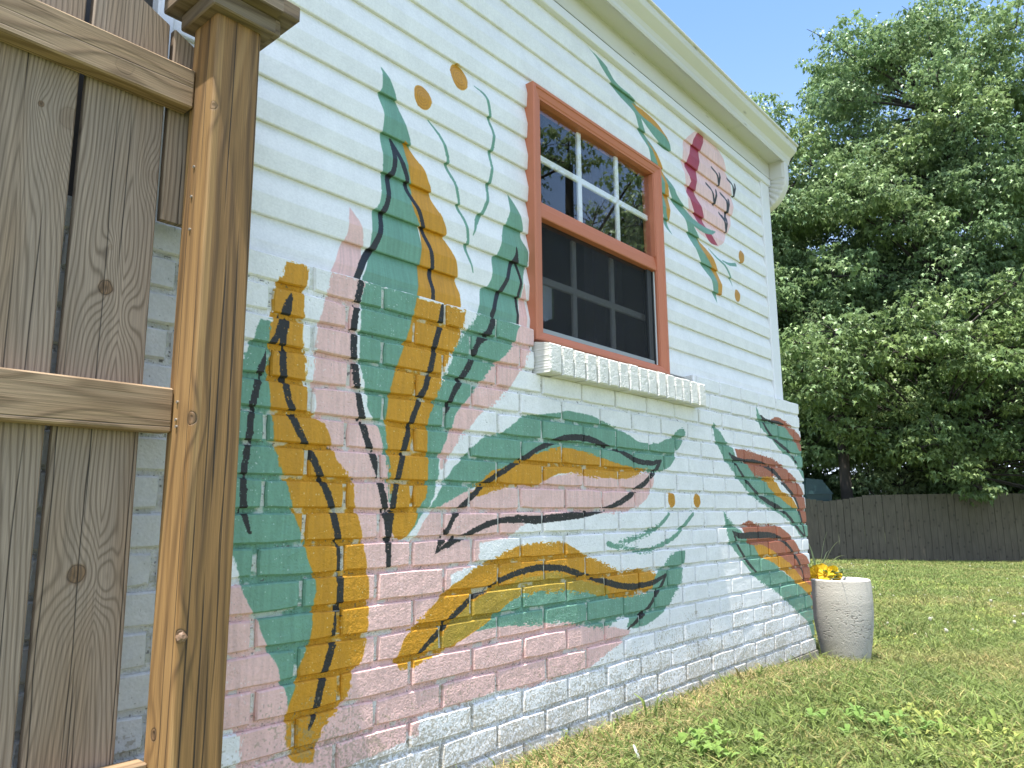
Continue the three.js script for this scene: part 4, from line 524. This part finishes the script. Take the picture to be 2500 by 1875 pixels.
  const arch = (dx, dz, up, reach, droop) => { const b = new MB(), N = 14, l = Math.hypot(dx, dz), c = [dx / l, dz / l], w0 = 0.0075; const at = (t) => [c[0] * reach * t, up * (t * 1.7 - droop * t * t), c[1] * reach * t], W = (t) => w0 * (t < 0.15 ? 0.6 + t * 2.6 : 1.05 * (1 - t) + 0.08); for (let i = 0; i < N; i++) { const A = at(i / N), B = at((i + 1) / N), a = W(i / N), d = W((i + 1) / N), n = [-c[1], 0.35, c[0]]; const sft = (P, s) => P.map((v, k) => v + n[k] * s); b.quad(sft(A, -a), sft(B, -d), B, A); b.quad(A, B, sft(B, d), sft(A, a)); } return b.geo(); };
  const blade = bladeMat.clone(); blade.color = C(0.26, 0.31, 0.15);
  for (const a of [[0.1, 0.5, 0.27, 0.06, 0.7], [0.2, 0.7, 0.25, 0.12, 0.8], [-0.1, 0.8, 0.19, 0.15, 0.9], [-0.15, 0.6, 0.15, 0.30, 1.2], [0.1, 0.8, 0.11, 0.24, 1.2], [0.6, 0.5, 0.09, 0.28, 1.1], [-0.4, -0.5, 0.2, 0.12, 0.8], [0.5, -0.4, 0.21, 0.12, 0.7], [-0.3, 0.35, 0.07, 0.24, 1.1], [0.9, 0.1, 0.19, 0.15, 0.8]]) part(sp, 'leaf', arch(...a), blade);
}
const rightX = (u, w) => u * rgt.x + w * fwd.x, rightZ = (u, w) => CAM.z + u * rgt.y + w * fwd.y;
// ---------- back fence, bin ----------
{
  const bf = thing('back_fence', 'weathered grey board fence with scalloped top in shade at the back of the lawn', 'fence'), A = new THREE.Vector2(17.6, -4.9), B = new THREE.Vector2(20.74, -1.19), D = B.clone().sub(A).normalize(), r = rng(9);
  const mats = [0, 1, 2].map((k) => { const t = dataTex(64, 512, (i, j) => { const f = fbm(i / 3, j / 70, 3, 61 + k), w = fbm(i / 30, j / 60, 3, 71 + k), kn = [[0.3, 0.2], [0.7, 0.55], [0.4, 0.83], [0.6, 0.33]].reduce((m, [x, y]) => Math.max(m, sst(1, 0.4, Math.hypot((i / 64 - x - 0.2 * Math.sin(k * 5)) / 0.22, (j / 512 - y - 0.06 * k) / 0.022))), 0); const q = (0.65 + 0.5 * f + 0.35 * (w - 0.5)) * (1 - 0.4 * kn); return [0.13 * q, 0.112 * q, 0.082 * q]; }); place(t, 0, 0, 0.14, 1.7); return std(0xffffff, 0.95, { map: t }); });
  const step = 0.149; for (let k = -8; k < 46; k++) {
    const s = k * step, x = A.x + D.x * s, z = A.y + D.y * s, gy = ground(x, z) - 0.02, u = ((s + 0.55) % 2.4 + 2.4) % 2.4, sag = 0.0 + 0.16 * Math.pow(clamp(1 - Math.abs(s - 0.42) / 0.95), 0.8), h = 1.50 + 0.06 * sst(0.5, 4, s) - sag + 0.012 * (r() - 0.5), w = 0.1445 - (r() < 0.35 ? 0.006 : 0.001) * r();
    const g = new MB().box(0, 0, -0.009, w, h, 0.009, { bev: 0.002 }).geo(), gu = g.attributes.uv, du = r() * 0.9, dv = r() * 1.7; for (let i = 0; i < gu.count; i++) gu.setXY(i, gu.getX(i) + du, gu.getY(i) + dv); const m = part(bf, 'picket', g, mats[k % 3 < 0 ? (k % 3) + 3 : k % 3]); m.position.set(x, gy, z); m.rotation.y = -Math.atan2(D.y, D.x) + 0; m.rotation.z = (r() - 0.5) * 0.008;
  }
  for (const h of [0.3, 0.85, 1.28]) { const L = 8, g = boxGeo(-1.2, -0.04, -0.05, L - 1.2, 0.04, -0.0095), m = part(bf, 'rail', g, mats[0]); m.position.set(A.x, ground(19, -3) + h, A.y); m.rotation.y = -Math.atan2(D.y, D.x); }
  const bx = rightX(7.2, 18.2), bz = rightZ(7.2, 18.2), bin = thing('wheeled_bin', 'dark green wheeled bin with a sloping lid standing behind the back fence', 'bin', [bx, ground(bx, bz), bz], -Math.atan2(D.y, D.x));
  const bm = std(C(0.025, 0.06, 0.06), 0.35), q = new MB(), c = (y, w, d0, d1) => [[-w, y, d0], [w, y, d0], [w, y, d1], [-w, y, d1]], R0 = c(0.05, 0.24, -0.25, 0.22), R1 = c(1.52, 0.30, -0.32, 0.28); for (let i = 0; i < 4; i++) { const n = (i + 1) % 4; q.quad(R0[i], R0[n], R1[n], R1[i]); } q.quad(R0[0], R0[3], R0[2], R0[1]); part(bin, 'body', q.geo(), bm);
  const l = new MB(), L0 = [[-0.32, 1.522, -0.34], [0.33, 1.522, -0.34], [0.33, 1.522, 0.3], [-0.32, 1.522, 0.3]], L1 = [[-0.27, 1.90, -0.3], [0.10, 1.86, -0.3], [0.10, 1.86, 0.26], [-0.27, 1.90, 0.26]]; for (let i = 0; i < 4; i++) { const n = (i + 1) % 4; l.quad(L0[n], L0[i], L1[i], L1[n]); } l.quad(...L1.slice().reverse()); part(bin, 'lid', l.geo(), bm); for (const s of [-0.2, 0.2]) { const w = new THREE.CylinderGeometry(0.1, 0.1, 0.05, 16); w.rotateZ(Math.PI / 2); w.translate(s, 0.1, -0.27); part(bin, 'wheel', w, std(C(0.02, 0.02, 0.02), 0.8)); }
}
// ---------- trees ----------
// a spray: maple leaves hanging on a twig
function mapleLeaf(s, r, P) { // adds triangles of one five-lobed leaf; s size, r a matrix
  const o = [[0, -0.02], [0.20, 0.06], [0.46, 0.02], [0.30, 0.26], [0.56, 0.50], [0.24, 0.50], [0.14, 0.62], [0, 1.0], [-0.14, 0.62], [-0.24, 0.50], [-0.56, 0.50], [-0.30, 0.26], [-0.46, 0.02], [-0.20, 0.06]], v = new THREE.Vector3();
  const at = ([x, y]) => { v.set(x * s * 0.82, -y * s, (Math.abs(x) * 0.35 - y * y * 0.25) * s).applyMatrix4(r); return [v.x, v.y, v.z]; }, c = at([0, 0.28]);
  for (let k = 0; k < o.length; k++) P.push(...c, ...at(o[k]), ...at(o[(k + 1) % o.length]));
}
function spray(n, s, R, seed) {
  const r = rng(seed), P = [], m = new THREE.Matrix4(), e = new THREE.Euler(), q = new THREE.Quaternion(), one = new THREE.Vector3(1, 1, 1), p = new THREE.Vector3();
  for (let i = 0; i < n; i++) { const a = r() * 6.283, d = R * Math.sqrt(r()), h = (0.5 - d / R * 0.6) * R * 0.8 + (r() - 0.5) * R * 0.5; e.set(-0.55 - 0.7 * r(), a + (r() - 0.5), (r() - 0.5) * 0.8, 'YXZ'); p.set(Math.sin(a) * d, h, Math.cos(a) * d); m.compose(p, q.setFromEuler(e), one); mapleLeaf(s * (0.7 + 0.5 * r()), m, P); }
  const g = new THREE.BufferGeometry(); g.setAttribute('position', new THREE.Float32BufferAttribute(P, 3)); g.computeVertexNormals(); return g;
}
const sprays = [spray(9, 0.125, 0.17, 1), spray(10, 0.115, 0.19, 2), spray(8, 0.135, 0.16, 3)], glossy = [spray(5, 0.12, 0.18, 4), spray(5, 0.12, 0.18, 5)];
const leafMat = new THREE.MeshPhysicalMaterial({ color: 0xffffff, roughness: 1, transmission: 0.5, thickness: 0, side: THREE.DoubleSide, specularIntensity: 0.3 });
const shinyLeaf = new THREE.MeshStandardMaterial({ color: 0xffffff, roughness: 0.5, side: THREE.DoubleSide });
const overhang = []; { const r = rng(90); for (let u = 5.6; u < 15; u += 0.62) overhang.push([u + 0.3 * (r() - 0.5), 3.5 + 1.3 * r(), 15.9 + 0.8 * r(), 0.42 + 0.2 * r()]); }
const bark = dataTex(128, 256, (i, j) => { const k = 0.45 + 0.9 * fbm(i / 5, j / 22, 4, 41); return [0.05 * k, 0.042 * k, 0.034 * k]; });
const barkMat = std(0xffffff, 1, { map: bark });
const fdir = new THREE.Vector3(Math.cos(AZ), 0, -Math.sin(AZ)), rdir = new THREE.Vector3(Math.sin(AZ), 0, Math.cos(AZ));
const spot = (u, y, w) => new THREE.Vector3(0, 0, CAM.z).addScaledVector(rdir, u).addScaledVector(fdir, w).setY(y);
function limb(a, b, r0, r1, bow = 0, seg = 7, gs) { const mid = a.clone().lerp(b, 0.5); mid.y += bow; const c = new THREE.QuadraticBezierCurve3(a, mid, b), g = new THREE.TubeGeometry(c, seg, 1, 7), p = g.attributes.position, v = new THREE.Vector3(); for (let i = 0; i < p.count; i++) { const t = Math.floor(i / 8) / seg, o = c.getPoint(t); v.fromBufferAttribute(p, i).sub(o).multiplyScalar(mix(r0, r1, t)); p.setXYZ(i, o.x + v.x, o.y + v.y, o.z + v.z); } g.computeVertexNormals(); gs.push(g); }
// boughs: [centre, radius]; leaves on their upper and outer sides, hanging
function tree(name, label, base, forks, boughs, per, { seed = 1, tint = [1, 1, 1], r0 = 0.22, scale = 1, bare = 0, group } = {}) {
  const t = thing(name, label, 'tree', [0, 0, 0], 0, group), r = rng(seed), gs = [], trunkTop = forks[0];
  limb(base, trunkTop, r0, r0 * 0.62, 0, 8, gs); part(t, 'trunk', gs.pop(), barkMat);
  for (let k = 1; k < forks.length; k++) limb(forks[k - 1], forks[k], r0 * (0.62 - 0.09 * (k - 1)), r0 * Math.max(0.12, 0.53 - 0.09 * (k - 1)), 0, 6, gs);
  for (const [c, R] of boughs) { let best = forks[0], bd = 1e9; for (const f of [base.clone().lerp(forks[0], 0.7), ...forks]) { const d = f.distanceTo(c) + Math.max(0, f.y - c.y + 0.3) * 1.5; if (d < bd) { bd = d; best = f; } } limb(best, c, r0 * 0.2, 0.02, 0.25 * bd * 0.3, 7, gs); for (let k = 0; k < 3 + bare; k++) { const e = new THREE.Vector3(r() - 0.5, r() * 0.6 - 0.1, r() - 0.5).multiplyScalar(R * 1.9).add(c); limb(c, e, 0.018, 0.005, 0.1, 4, gs); } }
  part(t, 'limbs', mergeGeometries(gs), barkMat);
  const all = sprays.concat(glossy), list = all.map(() => []), col = all.map(() => []), q = new THREE.Color(), X = new THREE.Vector3();
  for (const [c, R, dens = 1] of boughs) { const n = Math.round(per * R * R * dens), tone = 0.94 + 0.12 * r(), yel = 0.5 * r() * r();
    for (let k = 0; k < n; k++) { const th = r() * 6.283, cz = r() * 2 - 1, s = Math.sqrt(1 - cz * cz), rad = R * (0.55 + 0.5 * Math.pow(r(), 0.6)) * (0.8 + 0.45 * vnoise(th * 1.6, cz * 3, Math.floor(c.x * 13))); X.set(Math.cos(th) * s * rad * 1.15, cz * rad * (cz < 0 ? 0.6 : 0.85), Math.sin(th) * s * rad * 1.15).add(c); X.y -= 0.18 * R * s * s;
      const i = r() < 0.68 ? Math.floor(r() * sprays.length) : sprays.length + Math.floor(r() * glossy.length), sc = scale * (0.7 + 0.55 * r());
      dummy.position.copy(X); dummy.rotation.set((r() - 0.5) * 0.7, r() * 6.283, (r() - 0.5) * 0.7); dummy.scale.setScalar(sc); dummy.updateMatrix(); list[i].push(dummy.matrix.clone());
      const y = clamp(yel * 0.7 + 0.35 * r() * r()), kk = tone * (0.75 + 0.5 * r()); q.setRGB(mix(0.165, 0.31, y) * kk * tint[0], mix(0.255, 0.375, y) * kk * tint[1], mix(0.115, 0.115, y) * kk * tint[2]); col[i].push(q.clone()); } }
  const crown = node(t, 'crown'); crown.userData.kind = 'stuff';
  all.forEach((g, i) => { if (!list[i].length) return; const im = new THREE.InstancedMesh(g, i < sprays.length ? leafMat : shinyLeaf, list[i].length); im.name = 'leaves'; im.userData.kind = 'stuff'; list[i].forEach((m, k) => { im.setMatrixAt(k, m); im.setColorAt(k, col[i][k]); }); im.castShadow = im.receiveShadow = true; crown.add(im); });
  return t;
}
// fill an outline (u along the back fence, y up) with boughs at depths w
const inside = (P, x, y) => { let c = false; for (let i = 0, j = P.length - 1; i < P.length; j = i++) if ((P[i][1] > y) !== (P[j][1] > y) && x < ((P[j][0] - P[i][0]) * (y - P[i][1])) / (P[j][1] - P[i][1]) + P[i][0]) c = !c; return c; };
function fill(outline, w0, w1, step, seed, R0, R1, back = 1) {
  const r = rng(seed), B = [], xs = outline.map((p) => p[0]), ys = outline.map((p) => p[1]), X0 = Math.min(...xs), X1 = Math.max(...xs), Y0 = Math.min(...ys), Y1 = Math.max(...ys);
  for (let y = Y0; y < Y1; y += step * 0.85) for (let x = X0; x < X1; x += step) { const u = x + (r() - 0.5) * step * 0.9, v = y + (r() - 0.5) * step * 0.9; if (!inside(outline, u, v)) continue; const R = mix(R0, R1, r()); B.push([spot(u, v, mix(w0, w1, r())), R]); if (r() < 0.5 * back) B.push([spot(u + (r() - 0.5) * step, v, w1 + 0.8 + r()), R * 1.1]); }
  return B;
}
const base = (u, w) => { const p = spot(u, 0, w); p.y = ground(p.x, p.z) - 0.1; return p; };
tree('maple_tree', 'tall dense green maple filling the right of the picture behind the back fence', base(11.6, 20.0), [spot(11.7, 4.2, 20.0), spot(11.9, 6.8, 20.1), spot(12.2, 9.5, 20.2), spot(12.5, 12, 20.2)],
  fill([[8.6, 2.2], [8.5, 6], [8.3, 9], [8.75, 10.7], [9.0, 11.8], [8.9, 12.6], [9.3, 14.1], [9.9, 14.7], [11.2, 15.0], [12.2, 15.6], [13.9, 15.7], [14.5, 14.6], [14.8, 12], [14.9, 8], [14.6, 2.2]], 18.6, 21.2, 1.1, 5, 0.7, 1.05), 215, { seed: 2, r0: 0.26 });
tree('maple_tree', 'lower green maple behind the house corner, showing above the gutter end', base(6.6, 19.6), [spot(6.7, 3.4, 19.6), spot(6.9, 6.0, 19.7), spot(7.0, 8.6, 19.8)],
  fill([[5.0, 2.0], [4.9, 9], [5.6, 12.0], [6.6, 12.5], [7.3, 12.3], [7.6, 10.9], [8.3, 11.3], [8.8, 9.5], [8.9, 2.0]], 18.9, 21, 1.05, 8, 0.68, 1.0), 215, { seed: 3, r0: 0.17 });
tree('maple_tree', 'maple with lighter loose leaves at the right edge behind the back fence', base(15.6, 21.0), [spot(15.6, 4.0, 21), spot(15.7, 7.5, 21.2), spot(15.6, 10.5, 21.2)],
  fill([[14.0, 1.6], [14.2, 8], [14.3, 12.6], [15.0, 13.4], [16.4, 12.6], [18, 9], [18, 1.6]], 19.8, 22.5, 1.15, 12, 0.7, 1.0), 190, { seed: 4, r0: 0.2, tint: [1.1, 1.05, 1] });
tree('young_maple_tree', 'young maple with bright drooping boughs hanging over the back fence', base(10.4, 18.2), [spot(10.3, 2.4, 18.2), spot(10.3, 4.2, 18.3)],
  fill([[5.2, 4.2], [7, 4.6], [8.4, 5.0], [9.6, 5.4], [10.6, 5.8], [11.8, 6.2], [13.2, 5.9], [14.4, 5.6], [15.2, 1.5], [12.6, 1.0], [11.6, 0.85], [10.8, 0.95], [9.6, 1.3], [8.6, 1.6], [7.6, 2.4], [6.2, 3.0]], 16.2, 18.3, 0.72, 15, 0.34, 0.58, 0.8).concat(overhang.map(([u, y, w, R]) => [spot(u, y, w), R]), [0, 1, 2, 3, 4, 5, 6, 7, 8, 9].map((k) => [spot(8.3 + 0.2 * k, 2.0 + 0.5 * hash(k, 3) + 0.3 * (k % 3), 17.5 + 0.4 * hash(k, 4)), 0.42]), [[spot(10.2, 1.15, 16.6), 0.30], [spot(11.7, 1.0, 16.5), 0.34], [spot(13.2, 1.1, 16.5), 0.34], [spot(14.2, 0.95, 16.4), 0.3], [spot(7.0, 3.3, 17.2), 0.4], [spot(7.7, 2.6, 17.2), 0.35]]), 185, { seed: 6, r0: 0.11, tint: [0.86, 0.86, 0.72] });  // leaf tint darkened to stand for shade from the crowns above
tree('bare_trunk_tree', 'dark bare tree trunk standing close behind the left end of the back fence', base(8.03, 18.3), [spot(8.05, 3.0, 18.4), spot(8.2, 5, 18.6)], [[spot(8.2, 5.4, 18.8), 0.7], [spot(7.6, 4.9, 18.8), 0.6]], 170, { seed: 16, r0: 0.17 });
{ // loose bush that leans on the fence
  const r = rng(61), B = []; for (let k = 0; k < 26; k++) B.push([spot(8.35 + 2.6 * r(), 0.2 + 1.75 * r(), 18.6 + 0.8 * r()), 0.36 + 0.12 * r()]);
  tree('shrub', 'pale loose leaved shrub showing above the back fence beside the dark trunk', base(9.4, 18.9), [spot(9.4, 0.6, 18.9), spot(9.6, 1.3, 18.9)], B, 260, { seed: 62, r0: 0.04, scale: 0.62, tint: [1.25, 1.15, 1.3] }).userData.category = 'shrub';
}
{ // woodland beyond
  const B = fill([[0, 0.3], [1, 8.5], [9, 10.5], [24, 10], [27, 6], [27, 0.3]], 25, 29, 1.6, 31, 1.2, 1.7, 0), list = [], r = rng(32), q = new THREE.Color();
  const grp = new THREE.Group(); grp.name = 'far_trees'; scene.add(grp); tag(grp, 'dark woodland seen through the gaps between the trees', 'trees', null, 'stuff');
  const M = []; for (const [c, R] of B) for (let k = 0; k < 150 * R * R; k++) { const th = r() * 6.283, cz = r() * 2 - 1, s = Math.sqrt(1 - cz * cz), rad = R * (0.6 + 0.5 * r()); dummy.position.set(c.x + Math.cos(th) * s * rad, c.y + cz * rad * 0.8, c.z + Math.sin(th) * s * rad); dummy.rotation.set((r() - 0.5), r() * 6.283, r() - 0.5); dummy.scale.setScalar(1.5 * (0.7 + 0.5 * r())); dummy.updateMatrix(); M.push(dummy.matrix.clone()); }
  const im = new THREE.InstancedMesh(sprays[1], leafMat, M.length); im.name = 'leaves'; im.userData.kind = 'stuff'; M.forEach((m, k) => { im.setMatrixAt(k, m); const kk = 0.7 + 0.5 * r(); im.setColorAt(k, q.setRGB(0.12 * kk, 0.19 * kk, 0.085 * kk)); }); im.castShadow = im.receiveShadow = true; grp.add(im);
}
// trees across the yard that the window panes mirror
const P3 = (x, y, z) => new THREE.Vector3(x, y, z), gy = (x, z) => ground(x, z) - 0.1;
const ball = (cx, cy, cz, rx, ry, n, seed, R0, R1) => { const r = rng(seed), B = []; for (let k = 0; k < n; k++) { const a = r() * 6.283, c = r() * 2 - 1, s = Math.sqrt(1 - c * c), d = Math.cbrt(r()); B.push([P3(cx + Math.cos(a) * s * d * rx, cy + c * d * ry, cz + Math.sin(a) * s * d * rx), mix(R0, R1, r())]); } return B; };
tree('yard_tree', 'leafy tree across the yard, mirrored in the upper window panes', P3(12.6, gy(12.6, 7.6), 7.6), [P3(12.6, 3.2, 7.6), P3(12.7, 5.6, 7.7), P3(12.6, 8.2, 7.6)], ball(12.6, 6.4, 7.6, 2.5, 3.2, 26, 41, 0.55, 0.8), 110, { seed: 41, r0: 0.2, bare: 4 });
tree('yard_tree', 'dense tree further right across the yard, mirrored low in the panes', P3(17.0, gy(17, 6.6), 6.6), [P3(17, 3.0, 6.6), P3(17, 6.5, 6.6)], ball(17, 5.6, 6.6, 3.0, 4.2, 36, 42, 0.7, 1.0), 80, { seed: 42, r0: 0.2, scale: 1.2 });
tree('yard_tree', 'low bushy tree across the yard, mirrored at the left of the panes', P3(10.5, gy(10.5, 10), 10.0), [P3(10.5, 1.8, 10.0), P3(10.4, 4.4, 10.1)], ball(10.7, 4.2, 9.7, 2.7, 3.0, 36, 43, 0.6, 0.85), 90, { seed: 43, r0: 0.15, bare: 3 });

renderer.render(scene, camera);
